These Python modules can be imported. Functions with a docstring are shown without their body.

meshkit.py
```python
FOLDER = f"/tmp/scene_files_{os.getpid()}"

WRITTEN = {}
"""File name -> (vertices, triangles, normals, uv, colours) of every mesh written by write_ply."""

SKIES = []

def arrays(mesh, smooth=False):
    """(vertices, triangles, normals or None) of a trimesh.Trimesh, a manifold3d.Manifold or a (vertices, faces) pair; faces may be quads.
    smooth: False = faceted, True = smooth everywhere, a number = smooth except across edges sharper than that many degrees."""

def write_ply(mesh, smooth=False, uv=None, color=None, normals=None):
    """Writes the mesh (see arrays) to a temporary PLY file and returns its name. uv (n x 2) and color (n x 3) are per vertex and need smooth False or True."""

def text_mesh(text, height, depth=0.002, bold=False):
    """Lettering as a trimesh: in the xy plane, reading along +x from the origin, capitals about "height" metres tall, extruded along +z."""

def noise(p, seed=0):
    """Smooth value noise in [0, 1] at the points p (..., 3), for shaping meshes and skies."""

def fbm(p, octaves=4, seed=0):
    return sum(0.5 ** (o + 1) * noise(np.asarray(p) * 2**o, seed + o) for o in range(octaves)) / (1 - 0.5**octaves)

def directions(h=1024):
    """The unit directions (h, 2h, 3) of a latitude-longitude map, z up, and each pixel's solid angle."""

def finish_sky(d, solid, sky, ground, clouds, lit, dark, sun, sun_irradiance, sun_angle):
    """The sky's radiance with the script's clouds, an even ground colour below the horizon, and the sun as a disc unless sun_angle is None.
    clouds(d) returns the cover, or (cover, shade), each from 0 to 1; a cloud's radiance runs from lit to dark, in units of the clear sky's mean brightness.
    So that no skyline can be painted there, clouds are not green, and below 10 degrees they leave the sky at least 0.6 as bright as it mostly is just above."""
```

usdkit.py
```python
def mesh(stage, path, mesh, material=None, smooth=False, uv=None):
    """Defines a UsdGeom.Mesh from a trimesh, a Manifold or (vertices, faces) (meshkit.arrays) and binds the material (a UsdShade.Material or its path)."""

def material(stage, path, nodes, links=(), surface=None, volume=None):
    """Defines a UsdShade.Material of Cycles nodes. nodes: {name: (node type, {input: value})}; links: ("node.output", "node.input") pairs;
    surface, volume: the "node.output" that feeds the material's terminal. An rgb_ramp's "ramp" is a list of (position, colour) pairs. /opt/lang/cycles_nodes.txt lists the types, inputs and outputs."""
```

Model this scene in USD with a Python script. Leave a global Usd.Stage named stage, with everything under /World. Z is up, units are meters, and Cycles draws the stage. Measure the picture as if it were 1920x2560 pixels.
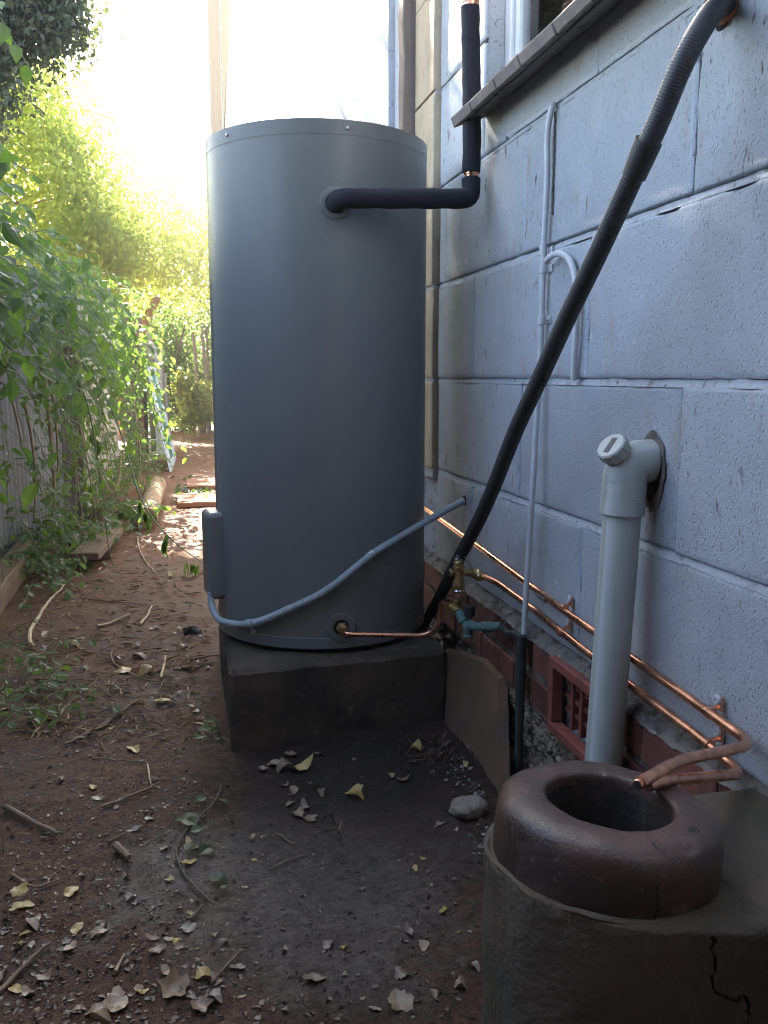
import math, numpy as np, trimesh, manifold3d, usdkit, meshkit
from meshkit import fbm, noise
from pxr import Usd, UsdGeom, UsdLux, UsdShade, Gf, Sdf
stage = Usd.Stage.CreateInMemory()
UsdGeom.SetStageUpAxis(stage, UsdGeom.Tokens.z); UsdGeom.SetStageMetersPerUnit(stage, 1.0)
UsdGeom.Xform.Define(stage, '/World'); UsdGeom.Scope.Define(stage, '/World/Looks')
A = np.array
# ------------------------------------------------------------------ camera, sky, sun, exposure
EYE = A([0, 0, .95]); FPX = 2213.; YAW = math.radians(12.8); PIT = math.radians(8.68)
EXPOSURE = 3.95
SUN_AZ = math.radians(-11); SUN_EL = math.radians(36)
SKY_STRENGTH = .055; SUN_INT = 1.25
fw = A([math.sin(YAW)*math.cos(PIT), math.cos(YAW)*math.cos(PIT), -math.sin(PIT)])
rt = A([math.cos(YAW), -math.sin(YAW), 0]); up = np.cross(rt, fw)
cam = UsdGeom.Camera.Define(stage, '/World/camera')
cam.CreateFocalLengthAttr(30.); cam.CreateHorizontalApertureAttr(30*1920/FPX); cam.CreateVerticalApertureAttr(30*2560/FPX)
cam.CreateClippingRangeAttr(Gf.Vec2f(.05, 2000)); cam.CreateExposureAttr(EXPOSURE)
cam.AddTransformOp().Set(Gf.Matrix4d(*rt, 0, *up, 0, *(-fw), 0, *EYE, 1))
sun_dir = A([math.sin(SUN_AZ)*math.cos(SUN_EL), math.cos(SUN_AZ)*math.cos(SUN_EL), math.sin(SUN_EL)])
dome = UsdLux.DomeLight.Define(stage, '/World/sky')
dome.GetPrim().SetCustomDataByKey('kind', 'structure')
skym = usdkit.material(stage, '/World/Looks/sky_air', {'s': ('sky_texture', {'sky_type': 'single_scattering', 'sun_disc': False, 'sun_elevation': SUN_EL, 'sun_rotation': SUN_AZ}),
    'b': ('background_shader', {'strength': SKY_STRENGTH})}, [('s.color', 'b.color')], surface='b.background')
UsdShade.MaterialBindingAPI.Apply(dome.GetPrim()).Bind(skym)
sun = UsdLux.DistantLight.Define(stage, '/World/sun')
sun.CreateNormalizeAttr(True); sun.CreateIntensityAttr(SUN_INT); sun.CreateAngleAttr(.5); sun.CreateColorAttr(Gf.Vec3f(1, .93, .82))
sx = np.cross([0, 0, 1], sun_dir); sx /= np.linalg.norm(sx); sy = np.cross(sun_dir, sx)
sun.AddTransformOp().Set(Gf.Matrix4d(*sx, 0, *sy, 0, *sun_dir, 0, *(sun_dir*50), 1))

def ray(px, py): return fw + rt*(px-960)/FPX - up*(py-1280)/FPX
def onx(px, py, x): d = ray(px, py); return EYE + d*(x/d[0])
def ony(px, py, y): d = ray(px, py); return EYE + d*(y/d[1])
def onz(px, py, z=0.): d = ray(px, py); return EYE + d*((z-EYE[2])/d[2])

# ------------------------------------------------------------------ objects
used = {}
def numbered(parent, name):
    k = (parent, name); n = used.get(k, 0); used[k] = n+1
    return name if n == 0 else '%s_%03d' % (name, n)
def tag(p, label=None, cat=None, group=None, kind=None):
    p = p.GetPrim() if hasattr(p, 'GetPrim') else p
    for k, v in (('label', label), ('category', cat), ('group', group), ('kind', kind)):
        if v: p.SetCustomDataByKey(k, v)
    return p
def thing(name, label=None, cat=None, group=None, kind=None):
    path = '/World/' + numbered('/World', name)
    return tag(UsdGeom.Xform.Define(stage, path), label, cat, group, kind)
def obj(name, mesh, mat, parent=None, smooth=35, label=None, cat=None, group=None, kind=None):
    base = parent.GetPath().pathString if parent is not None else '/World'
    m = usdkit.mesh(stage, base + '/' + numbered(base, name), mesh, mat, smooth=smooth)
    return tag(m, label, cat, group, kind)

# ------------------------------------------------------------------ geometry helpers
def cat_(*ms):
    vs, fs, o = [], [], 0
    for m in ms:
        v, f, _ = meshkit.arrays(m); vs.append(v); fs.append(f+o); o += len(v)
    return np.vstack(vs), np.vstack(fs)
def box(x0, x1, y0, y1, z0, z1):
    v = A([[x, y, z] for x in (x0, x1) for y in (y0, y1) for z in (z0, z1)], float)
    f = A([[0, 1, 3, 2], [4, 6, 7, 5], [0, 4, 5, 1], [2, 3, 7, 6], [0, 2, 6, 4], [1, 5, 7, 3]])
    return v, np.vstack([f[:, [0, 1, 2]], f[:, [0, 2, 3]]])
def cbox(x0, x1, y0, y1, z0, z1, c=.004):
    v = []
    for x in (x0, x1):
        for y in (y0, y1):
            for z in (z0, z1):
                sx_, sy_, sz_ = (c if x == x0 else -c), (c if y == y0 else -c), (c if z == z0 else -c)
                v += [[x+sx_, y+sy_, z], [x+sx_, y, z+sz_], [x, y+sy_, z+sz_]]
    h = trimesh.convex.convex_hull(A(v)); return h.vertices, h.faces
def frame(d):
    d = d/np.linalg.norm(d); a = A([0, 0, 1.]) if abs(d[2]) < .9 else A([1., 0, 0])
    u = np.cross(a, d); u /= np.linalg.norm(u); return u, np.cross(d, u)
def tube(P, r, n=12, caps=True):
    P = np.asarray(P, float); N = len(P); r = np.broadcast_to(r, N)
    T = np.gradient(P, axis=0); T /= np.maximum(np.linalg.norm(T, axis=1, keepdims=True), 1e-9)
    u, w = frame(T[0]); V = []
    ang = np.linspace(0, 2*np.pi, n, endpoint=False)
    for i in range(N):
        u = u - T[i]*(u@T[i]); u /= np.linalg.norm(u); w = np.cross(T[i], u)
        V.append(P[i] + r[i]*(np.cos(ang)[:, None]*u + np.sin(ang)[:, None]*w))
    V = np.vstack(V); F = []
    i = np.arange(N-1)[:, None]*n; j = np.arange(n)[None]; k = (j+1) % n
    a, b, c, d = (i+j).ravel(), (i+k).ravel(), (i+n+k).ravel(), (i+n+j).ravel()
    F = np.vstack([np.stack([a, b, c], 1), np.stack([a, c, d], 1)])
    if caps:
        V = np.vstack([V, P[0], P[-1]]); q = np.arange(n); q2 = (q+1) % n; o = (N-1)*n
        F = np.vstack([F, np.stack([q2, q, np.full(n, N*n)], 1), np.stack([o+q, o+q2, np.full(n, N*n+1)], 1)])
    return V, F
def spline(P, n=60):
    from scipy.interpolate import PchipInterpolator, CubicSpline
    P = np.asarray(P, float); t = np.r_[0, np.cumsum(np.linalg.norm(np.diff(P, axis=0), axis=1))]
    s = np.linspace(0, t[-1], n); return CubicSpline(t, P)(s) if len(P) > 2 else P[0] + (P[-1]-P[0])*(s/t[-1])[:, None]
def fillet(P, r, n=7):
    """polyline with rounded corners"""
    P = [A(p, float) for p in P]; out = [P[0]]
    for a, b, c in zip(P[:-2], P[1:-1], P[2:]):
        d1, d2 = a-b, c-b; l1, l2 = np.linalg.norm(d1), np.linalg.norm(d2); q = min(r, .48*l1, .48*l2)
        p1, p2 = b + d1/l1*q, b + d2/l2*q
        for t in np.linspace(0, 1, n): out.append((1-t)**2*p1 + 2*t*(1-t)*b + t*t*p2)
    out.append(P[-1]); return A(out)
def resample(P, step):
    P = np.asarray(P, float); t = np.r_[0, np.cumsum(np.linalg.norm(np.diff(P, axis=0), axis=1))]
    s = np.linspace(0, t[-1], max(2, int(t[-1]/step)+1)); return np.stack([np.interp(s, t, P[:, k]) for k in range(3)], 1), s
def corrugated(P, r, pitch=.006, depth=.0012, n=18):
    Q, s = resample(P, pitch/4); return tube(Q, r - depth*(.5+.5*np.cos(2*np.pi*s/pitch)), n)
def revolve(prof, origin=(0, 0, 0), axis=(0, 0, 1), n=48):
    """prof: (radius, height) list along the axis"""
    axis = A(axis, float); axis /= np.linalg.norm(axis); u, w = frame(axis); V = []
    ang = np.linspace(0, 2*np.pi, n, endpoint=False)
    for r, h in prof: V.append(A(origin) + axis*h + max(r, 1e-5)*(np.cos(ang)[:, None]*u + np.sin(ang)[:, None]*w))
    V = np.vstack(V); N = len(prof); i = np.arange(N-1)[:, None]*n; j = np.arange(n)[None]; k = (j+1) % n
    a, b, c, d = (i+j).ravel(), (i+k).ravel(), (i+n+k).ravel(), (i+n+j).ravel()
    return V, np.vstack([np.stack([a, b, c], 1), np.stack([a, c, d], 1)])
def cyl(p, q, r, n=20, c=.0):
    p, q = A(p, float), A(q, float); L = np.linalg.norm(q-p); c = min(c, r*.5, L*.4)
    prof = [(0, 0), (r-c, 0), (r, c), (r, L-c), (r-c, L), (0, L)] if c else [(0, 0), (r, 0), (r, L), (0, L)]
    return revolve(prof, p, q-p, n)
def hexnut(p, q, r): return cyl(p, q, r, 6, .0012)
def tr(m, R=None, t=(0, 0, 0)):
    v, f, _ = meshkit.arrays(m); return (v@np.asarray(R).T if R is not None else v) + A(t), f
def rotz(a): c, s = math.cos(a), math.sin(a); return A([[c, -s, 0], [s, c, 0], [0, 0, 1.]])
def roty(a): c, s = math.cos(a), math.sin(a); return A([[c, 0, s], [0, 1, 0], [-s, 0, c]])
def rotx(a): c, s = math.cos(a), math.sin(a); return A([[1, 0, 0], [0, c, -s], [0, s, c]])
def jitter(m, amp, scale, seed=0):
    v, f, _ = meshkit.arrays(m); v = v.copy()
    for k in range(3): v[:, k] += amp*(noise(v*scale + 17.3*k + seed*3.1, seed+k)-.5)*2
    return v, f
def sub(m, n=1):
    v, f, _ = meshkit.arrays(m)
    for _ in range(n): v, f = trimesh.remesh.subdivide(v, f)
    return v, f
def grid(u, v, fn):
    U, V = np.meshgrid(u, v, indexing='ij'); P = fn(U.ravel(), V.ravel()); nv = len(v)
    i = (np.arange(len(u)-1)[:, None]*nv + np.arange(nv-1)[None]).ravel()
    return P, np.vstack([np.stack([i, i+nv, i+nv+1], 1), np.stack([i, i+nv+1, i+1], 1)])

# ------------------------------------------------------------------ materials
def mat(name, nodes, links, surface): return usdkit.material(stage, '/World/Looks/'+name, nodes, links, surface=surface)
def simple(name, col, rough=.6, metallic=0., var=.25, scale=30., bump=.0, bscale=200., bdist=.002, rvar=0, spec=.5, coat=0.):
    """principled with noise-varied colour (between darker and lighter) and fine bump"""
    c = A(col, float)
    nodes = {'g': ('geometry', {}), 'n': ('noise_texture', {'scale': scale, 'detail': 5, 'roughness': .6}),
        'r': ('rgb_ramp', {'ramp': [(.25, c*(1-var)), (.75, np.minimum(c*(1+var), .95))]}),
        'p': ('principled_bsdf', {'roughness': rough, 'metallic': metallic, 'specular_ior_level': spec, 'coat_weight': coat, 'coat_roughness': .25})}
    links = [('g.position', 'n.vector'), ('n.fac', 'r.fac'), ('r.color', 'p.base_color')]
    if bump:
        nodes['bn'] = ('noise_texture', {'scale': bscale, 'detail': 4, 'roughness': .65}); nodes['b'] = ('bump', {'strength': bump, 'distance': bdist})
        links += [('g.position', 'bn.vector'), ('bn.fac', 'b.height'), ('b.normal', 'p.normal')]
    if rvar:
        nodes['mr'] = ('map_range', {'from_min': .3, 'from_max': .7, 'to_min': max(.05, rough-rvar), 'to_max': min(1, rough+rvar), 'clamp': True}); links += [('n.fac', 'mr.value'), ('mr.result', 'p.roughness')]
    return mat(name, nodes, links, 'p.BSDF')
def layered(name, base, layers, rough=.85, bumps=(), spec=.3, rand=0.):
    """base colour with noise-masked colour layers: (colour, scale, lo, hi, stretch) ; bumps: (kind, scale, strength, dist, stretch)"""
    nodes = {'g': ('geometry', {}), 'c0': ('color', {'value': base}), 'p': ('principled_bsdf', {'roughness': rough, 'specular_ior_level': spec})}; links = []; cur = 'c0.color'
    for i, (col, sc, lo, hi, st, *gate) in enumerate(layers):
        nodes['m%d' % i] = ('mapping', {'scale': st}); links.append(('g.position', 'm%d.vector' % i))
        nodes['n%d' % i] = ('noise_texture', {'scale': sc, 'detail': 6, 'roughness': .62}); links.append(('m%d.vector' % i, 'n%d.vector' % i))
        nodes['k%d' % i] = ('map_range', {'from_min': lo, 'from_max': hi, 'clamp': True}); links.append(('n%d.fac' % i, 'k%d.value' % i))
        msk = 'k%d.result' % i
        if gate:
            nodes['gn%d' % i] = ('noise_texture', {'scale': gate[0], 'detail': 3}); nodes['gk%d' % i] = ('map_range', {'from_min': .5, 'from_max': .62, 'clamp': True}); nodes['gm%d' % i] = ('math', {'math_type': 'multiply'})
            links += [('g.position', 'gn%d.vector' % i), ('gn%d.fac' % i, 'gk%d.value' % i), (msk, 'gm%d.value1' % i), ('gk%d.result' % i, 'gm%d.value2' % i)]; msk = 'gm%d.value' % i
        nodes['x%d' % i] = ('mix', {'mix_type': 'mix', 'color2': col}); links += [(msk, 'x%d.fac' % i), (cur, 'x%d.color1' % i)]; cur = 'x%d.color' % i
    if rand:
        nodes['oi'] = ('object_info', {}); nodes['hv'] = ('map_range', {'to_min': 1-rand, 'to_max': 1+rand}); nodes['hs'] = ('hsv', {})
        links += [('oi.random', 'hv.value'), ('hv.result', 'hs.value'), (cur, 'hs.color')]; cur = 'hs.color'
    links.append((cur, 'p.base_color')); prev = None
    for i, (kind, sc, stg, dist, st) in enumerate(bumps):
        nodes['bm%d' % i] = ('mapping', {'scale': st}); links.append(('g.position', 'bm%d.vector' % i))
        if kind == 'noise': nodes['bn%d' % i] = ('noise_texture', {'scale': sc, 'detail': 5, 'roughness': .65}); out = 'bn%d.fac' % i
        else: nodes['bn%d' % i] = ('voronoi_texture', {'scale': sc, 'feature': 'smooth_f1', 'smoothness': .4}); out = 'bn%d.distance' % i
        links.append(('bm%d.vector' % i, 'bn%d.vector' % i))
        if kind == 'pits':
            nodes['bk%d' % i] = ('map_range', {'from_min': .08, 'from_max': .3, 'clamp': True}); links.append((out, 'bk%d.value' % i)); out = 'bk%d.result' % i
        nodes['bb%d' % i] = ('bump', {'strength': stg, 'distance': dist, 'invert': kind == 'pebble'}); links.append((out, 'bb%d.height' % i))
        if prev: links.append((prev, 'bb%d.normal' % i))
        prev = 'bb%d.normal' % i
    if prev: links.append((prev, 'p.normal'))
    return mat(name, nodes, links, 'p.BSDF')
ONE = (1, 1, 1)
M = {}
M['block'] = layered('painted_block', (.41, .455, .50), [((.36, .39, .415), 3.5, .45, .75, ONE), ((.46, .505, .55), 9, .5, .75, ONE), ((.38, .345, .30), 11, .60, .76, (1, 1, .5)), ((.44, .42, .385), 2.2, .55, .8, (1, 1, .4)), ((.11, .10, .09), 30, .62, .67, (1, 1.3, .55), 3.1), ((.15, .135, .12), 85, .60, .68, (1, 1, .4), 2.3), ((.20, .185, .17), 26, .63, .66, (1, 2.5, .35), 1.7), ((.70, .71, .72), 30, .62, .72, ONE, 2.7)], .72,
    [('noise', 110, .38, .004, ONE), ('noise', 300, 1., .0022, ONE), ('pits', 120, .75, .0028, (1, 1.3, .7))], .35, .05)
M['mortar'] = layered('painted_mortar', (.43, .465, .495), [((.24, .22, .195), 22, .57, .70, ONE), ((.10, .09, .08), 60, .6, .7, ONE)], .85, [('noise', 90, .8, .005, ONE)])
M['beige'] = layered('beige_pier_block', (.50, .41, .28), [((.40, .32, .22), 9, .45, .7, ONE), ((.25, .2, .14), 40, .6, .72, (1, 1, .3))], .85, [('noise', 200, .5, .002, ONE)])  # beige tone for the proud pier blocks
M['farwall'] = layered('far_white_wall', (.66, .65, .62), [((.5, .48, .44), 2, .5, .8, ONE)], .8, [('noise', 120, .4, .003, ONE)])
M['brick'] = layered('red_brick', (.165, .062, .046), [((.085, .035, .03), 14, .45, .7, ONE), ((.25, .20, .17), 26, .62, .74, ONE)], .85, [('noise', 160, .6, .003, ONE)], .3, .35)
M['brickmortar'] = layered('brick_mortar', (.20, .18, .155), [((.07, .06, .05), 25, .45, .65, ONE), ((.42, .42, .40), 30, .62, .72, ONE)], .9, [('noise', 110, .9, .006, ONE)])
M['vent'] = layered('terracotta', (.24, .075, .055), [((.12, .045, .04), 20, .5, .75, ONE), ((.34, .2, .17), 40, .66, .78, ONE)], .75, [('noise', 200, .3, .001, ONE)])
M['footing'] = layered('pebble_concrete', (.23, .185, .14), [((.38, .32, .25), 45, .5, .64, ONE), ((.10, .075, .055), 60, .52, .66, ONE), ((.30, .17, .12), 33, .62, .7, ONE)], .92, [('pebble', 75, 1., .016, ONE), ('noise', 220, .6, .004, ONE)])
M['panel'] = layered('cement_panel', (.145, .088, .052), [((.10, .064, .04), 8, .45, .7, ONE), ((.09, .075, .06), 5, .5, .75, ONE), ((.19, .155, .12), 60, .68, .74, ONE)], .9, [('noise', 260, .35, .0015, ONE)])
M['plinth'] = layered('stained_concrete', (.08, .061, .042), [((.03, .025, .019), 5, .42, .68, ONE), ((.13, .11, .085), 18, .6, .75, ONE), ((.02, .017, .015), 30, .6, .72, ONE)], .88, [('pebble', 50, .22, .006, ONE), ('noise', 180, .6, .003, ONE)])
M['pier'] = layered('weathered_cement', (.084, .069, .049), [((.048, .043, .034), 5, .45, .7, ONE), ((.105, .092, .07), 9, .58, .75, ONE), ((.05, .058, .035), 3.2, .56, .72, ONE), ((.05, .045, .037), 28, .66, .76, ONE), ((.34, .33, .3), 190, .74, .77, ONE)], .88, [('noise', 240, .6, .002, ONE), ('noise', 45, .6, .006, ONE), ('pebble', 130, .3, .003, ONE)])
M['glaze'] = layered('salt_glazed_clay', (.064, .034, .025), [((.030, .020, .017), 9, .42, .62, ONE), ((.14, .105, .085), 22, .58, .76, ONE), ((.02, .017, .015), 30, .68, .72, ONE), ((.33, .31, .28), 150, .69, .73, ONE), ((.16, .115, .085), 70, .62, .7, ONE, 9)], .42, [('noise', 260, .5, .0016, ONE), ('noise', 90, .35, .003, ONE)], .5)
M['throat'] = layered('shaded_clay', (.03, .021, .017), [((.012, .011, .01), 20, .4, .6, ONE)], .7, [('noise', 120, .6, .003, ONE)])  # gully throat, darkened in the colour to stand in for its shade
M['tank'] = layered('grey_enamel', (.146, .150, .143), [((.133, .137, .131), 2.2, .45, .7, (1, 1, .5))], .36, [('noise', 700, .05, .0005, ONE)], .45)
M['tankbase'] = simple('black_plastic', (.012, .012, .013), .6)
M['foam'] = simple('black_foam', (.013, .013, .019), .85, 0, .25, 60, .5, 700, .0012, spec=.35)
M['copper'] = simple('copper', (.80, .40, .25), .27, 1, .16, 14, .03, 300, .0004, .12)
M['copperdull'] = simple('dull_copper', (.55, .30, .20), .38, 1, .35, 30, .05, 300, .0004, .12)
M['brass'] = simple('brass', (.50, .36, .17), .36, 1, .3, 60, .1, 400, .0005, .1)
M['brassbright'] = simple('bright_brass', (.80, .68, .34), .22, 1, .12, 60)
M['chrome'] = simple('chrome', (.75, .76, .78), .18, 1, .05)
M['verdigris'] = layered('verdigris', (.085, .155, .135), [((.16, .27, .235), 60, .5, .7, ONE), ((.05, .055, .045), 45, .55, .7, ONE), ((.10, .075, .045), 30, .62, .72, ONE)], .7, [('noise', 300, .5, .001, ONE)])
M['riser'] = layered('dark_green_pipe', (.03, .042, .036), [((.06, .10, .085), 25, .55, .72, (1, 1, .4)), ((.045, .036, .03), 40, .55, .7, ONE)], .75, [('noise', 300, .5, .001, ONE)])
M['pvc'] = layered('grey_white_pvc', (.395, .43, .405), [((.325, .35, .33), 10, .55, .8, ONE), ((.18, .145, .11), 60, .69, .74, ONE)], .42, [('noise', 300, .06, .0006, ONE)], .5)
M['conduit'] = simple('painted_conduit', (.52, .54, .55), .6, 0, .12, 40, .25, 200, .001)
M['flex'] = simple('grey_flex_plastic', (.30, .345, .375), .42, 0, .06, 30)
M['ribbed'] = simple('charcoal_ribbed_plastic', (.026, .028, .033), .5, 0, .12, 40)
M['rubber'] = simple('black_rubber', (.014, .014, .014), .55, 0, .3, 60)
M['dark'] = simple('dark_void', (.008, .007, .006), .95)
M['sill'] = layered('painted_tile_sill', (.135, .115, .108), [((.09, .08, .076), 12, .45, .7, ONE), ((.19, .165, .15), 50, .58, .72, ONE)], .8, [('noise', 140, .6, .003, ONE)], .3, .1)
M['silldark'] = layered('sill_underside', (.13, .125, .115), [((.035, .03, .027), 24, .55, .66, ONE)], .9, [('noise', 140, .6, .003, ONE)])
M['whiteframe'] = simple('white_gloss_paint', (.70, .74, .75), .35, 0, .05)
M['blind'] = simple('pale_blind', (.42, .46, .48), .8, 0, .04)
M['timber'] = layered('weathered_timber', (.27, .20, .14), [((.16, .11, .075), 6, .45, .7, (8, 1, 1)), ((.36, .28, .2), 14, .55, .75, (8, 1, 1))], .85, [('noise', 60, .5, .003, (1, .12, 1))])
M['post'] = layered('brown_post', (.20, .155, .125), [((.13, .10, .08), 8, .45, .7, (1, 1, .15)), ((.27, .22, .18), 20, .58, .75, (1, 1, .1))], .85, [('noise', 80, .5, .002, (1, 1, .12))])
M['tanpost'] = layered('tan_post', (.22, .135, .075), [((.17, .105, .06), 8, .45, .7, (1, 1, .15))], .8)
M['cream'] = simple('cream_paint', (.25, .20, .10), .7, 0, .06)
M['redbrown'] = layered('redbrown_timber', (.17, .08, .055), [((.10, .05, .04), 10, .45, .7, (1, 1, .2))], .85)
M['darkwood'] = layered('dark_fence_post', (.06, .04, .034), [((.11, .075, .06), 12, .5, .75, (1, 1, .12)), ((.25, .22, .19), 45, .72, .78, ONE)], .85, [('noise', 80, .5, .003, (1, 1, .12))])
M['palegreywood'] = layered('pale_fence_board', (.33, .29, .235), [((.25, .22, .18), 5, .45, .7, (1, 1, .2))], .85)
M['zinc'] = layered('galvanised_sheet', (.13, .135, .145), [((.09, .095, .105), 4, .45, .7, (1, 1, .25)), ((.2, .16, .12), 14, .62, .76, (1, 1, .5))], .55, (), .5)
M['fibro'] = layered('fawn_fibro_sheet', (.40, .36, .30), [((.32, .28, .23), 3, .45, .7, (1, 1, .3))], .85)
M['log'] = layered('debarked_log', (.33, .22, .13), [((.22, .14, .085), 9, .45, .7, (6, .8, 6)), ((.42, .3, .2), 18, .58, .75, (6, .6, 6))], .85, [('noise', 50, .5, .004, (1, .1, 1))])
M['plank'] = layered('weathered_plank', (.165, .108, .066), [((.11, .07, .045), 10, .45, .7, (6, .6, 1)), ((.22, .155, .10), 22, .58, .75, (6, .6, 1))], .85, [('noise', 50, .6, .004, (1, .1, 1))])
M['screen_green'] = simple('green_screen_panel', (.02, .17, .115), .6, 0, .1)
M['stone'] = layered('rubble_concrete', (.26, .23, .18), [((.15, .125, .095), 24, .45, .65, ONE)], .9, [('noise', 150, .8, .004, ONE)])
M['bark'] = layered('tree_bark', (.34, .18, .085), [((.2, .11, .06), 9, .45, .7, (1, 1, .3)), ((.45, .25, .13), 6, .55, .8, (1, 1, .3))], .9)
M['greybark'] = layered('grey_bark', (.17, .13, .09), [((.1, .08, .06), 9, .45, .7, (1, 1, .3))], .9)
M['stem'] = simple('vine_stem', (.22, .155, .09), .75, 0, .35, 8)
M['greenstem'] = simple('green_stem', (.10, .14, .05), .6, 0, .3, 8)
M['vinestem'] = simple('olive_stem', (.085, .075, .04), .7, 0, .3, 20)
M['twig'] = simple('dry_twig', (.17, .115, .075), .8, 0, .4, 20)
M['palestraw'] = simple('pale_straw', (.40, .30, .18), .8, 0, .3, 20)
M['paver'] = layered('red_clay_paver', (.30, .135, .075), [((.22, .1, .06), 10, .45, .7, ONE)], .9, [('noise', 120, .5, .003, ONE)])
M['ash'] = simple('ash_and_lime', (.20, .195, .185), .9, 0, .35, 40)
M['screw'] = simple('painted_screw', (.5, .52, .55), .5, 0, .1)
M['steel'] = simple('dull_steel', (.45, .46, .47), .4, 1, .15)
M['char'] = simple('charred_leaf', (.02, .018, .016), .8)
def leafmat(name, cols, trans, tw=.45, rough=.42, spec=.5):
    """leaf: colour picked per leaf, part of the light passes through"""
    n = len(cols); stops = [(i/max(1, n-1), c) for i, c in enumerate(cols)]; tstops = [(i/max(1, n-1), c) for i, c in enumerate(trans)]
    return mat(name, {'g': ('geometry', {}), 'r': ('rgb_ramp', {'ramp': stops}), 't': ('rgb_ramp', {'ramp': tstops}), 'oi': ('object_info', {}), 'ad': ('math', {'math_type': 'add'}), 'fr': ('math', {'math_type': 'fraction'}),
        'p': ('principled_bsdf', {'roughness': rough, 'specular_ior_level': spec}), 'tb': ('translucent_bsdf', {}), 'mx': ('mix_closure', {'fac': tw})},
        [('g.random_per_island', 'ad.value1'), ('oi.random', 'ad.value2'), ('ad.value', 'fr.value1'), ('fr.value', 'r.fac'), ('fr.value', 't.fac'), ('r.color', 'p.base_color'), ('t.color', 'tb.color'), ('p.BSDF', 'mx.closure1'), ('tb.BSDF', 'mx.closure2')], 'mx.closure')
M['vineleaf'] = leafmat('vine_leaf', [(.02, .042, .014), (.036, .07, .02), (.06, .10, .026), (.032, .06, .022)], [(.08, .17, .025), (.13, .25, .035), (.20, .34, .045), (.10, .18, .035)], .45)
M['palevine'] = leafmat('pale_vine_leaf', [(.09, .13, .055), (.12, .17, .07), (.15, .2, .08)], [(.15, .25, .06), (.2, .3, .07), (.24, .36, .08)], .45)
M['bushleaf'] = leafmat('bush_leaf', [(.09, .13, .03), (.13, .18, .04), (.17, .21, .05)], [(.42, .50, .08), (.55, .62, .11), (.66, .68, .15)], .68)
M['treeleaf'] = leafmat('tall_tree_leaf', [(.022, .036, .022), (.03, .05, .028), (.045, .06, .03)], [(.06, .09, .03), (.08, .11, .035), (.14, .16, .04)], .3)
M['hedgeleaf'] = leafmat('hedge_leaf', [(.045, .075, .02), (.06, .10, .025), (.08, .12, .03)], [(.12, .2, .03), (.18, .26, .04), (.3, .34, .06)], .45)
M['shrubleaf'] = leafmat('yellow_shrub_leaf', [(.16, .19, .04), (.22, .25, .05)], [(.3, .36, .06), (.4, .44, .08)], .45)
M['yellowleaf'] = leafmat('yellow_dead_leaf', [(.38, .26, .07), (.44, .33, .12), (.36, .24, .09)], [(.3, .2, .05), (.34, .24, .06), (.3, .2, .06)], .2)
M['brownleaf'] = leafmat('brown_dead_leaf', [(.24, .165, .10), (.34, .25, .16), (.16, .105, .065), (.29, .21, .13)], [(.12, .07, .04), (.16, .1, .06), (.1, .06, .04), (.14, .09, .06)], .15)
M['greyleaf'] = leafmat('grey_dead_leaf', [(.20, .155, .12), (.26, .21, .165), (.15, .12, .095)], [(.1, .08, .06), (.12, .1, .08), (.1, .08, .06)], .1)
M['litter'] = leafmat('leaf_litter', [(.075, .048, .032), (.125, .08, .05), (.05, .033, .024), (.17, .115, .07)], [(.06, .04, .03), (.1, .06, .04), (.06, .04, .03), (.12, .09, .05)], .1)
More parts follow.
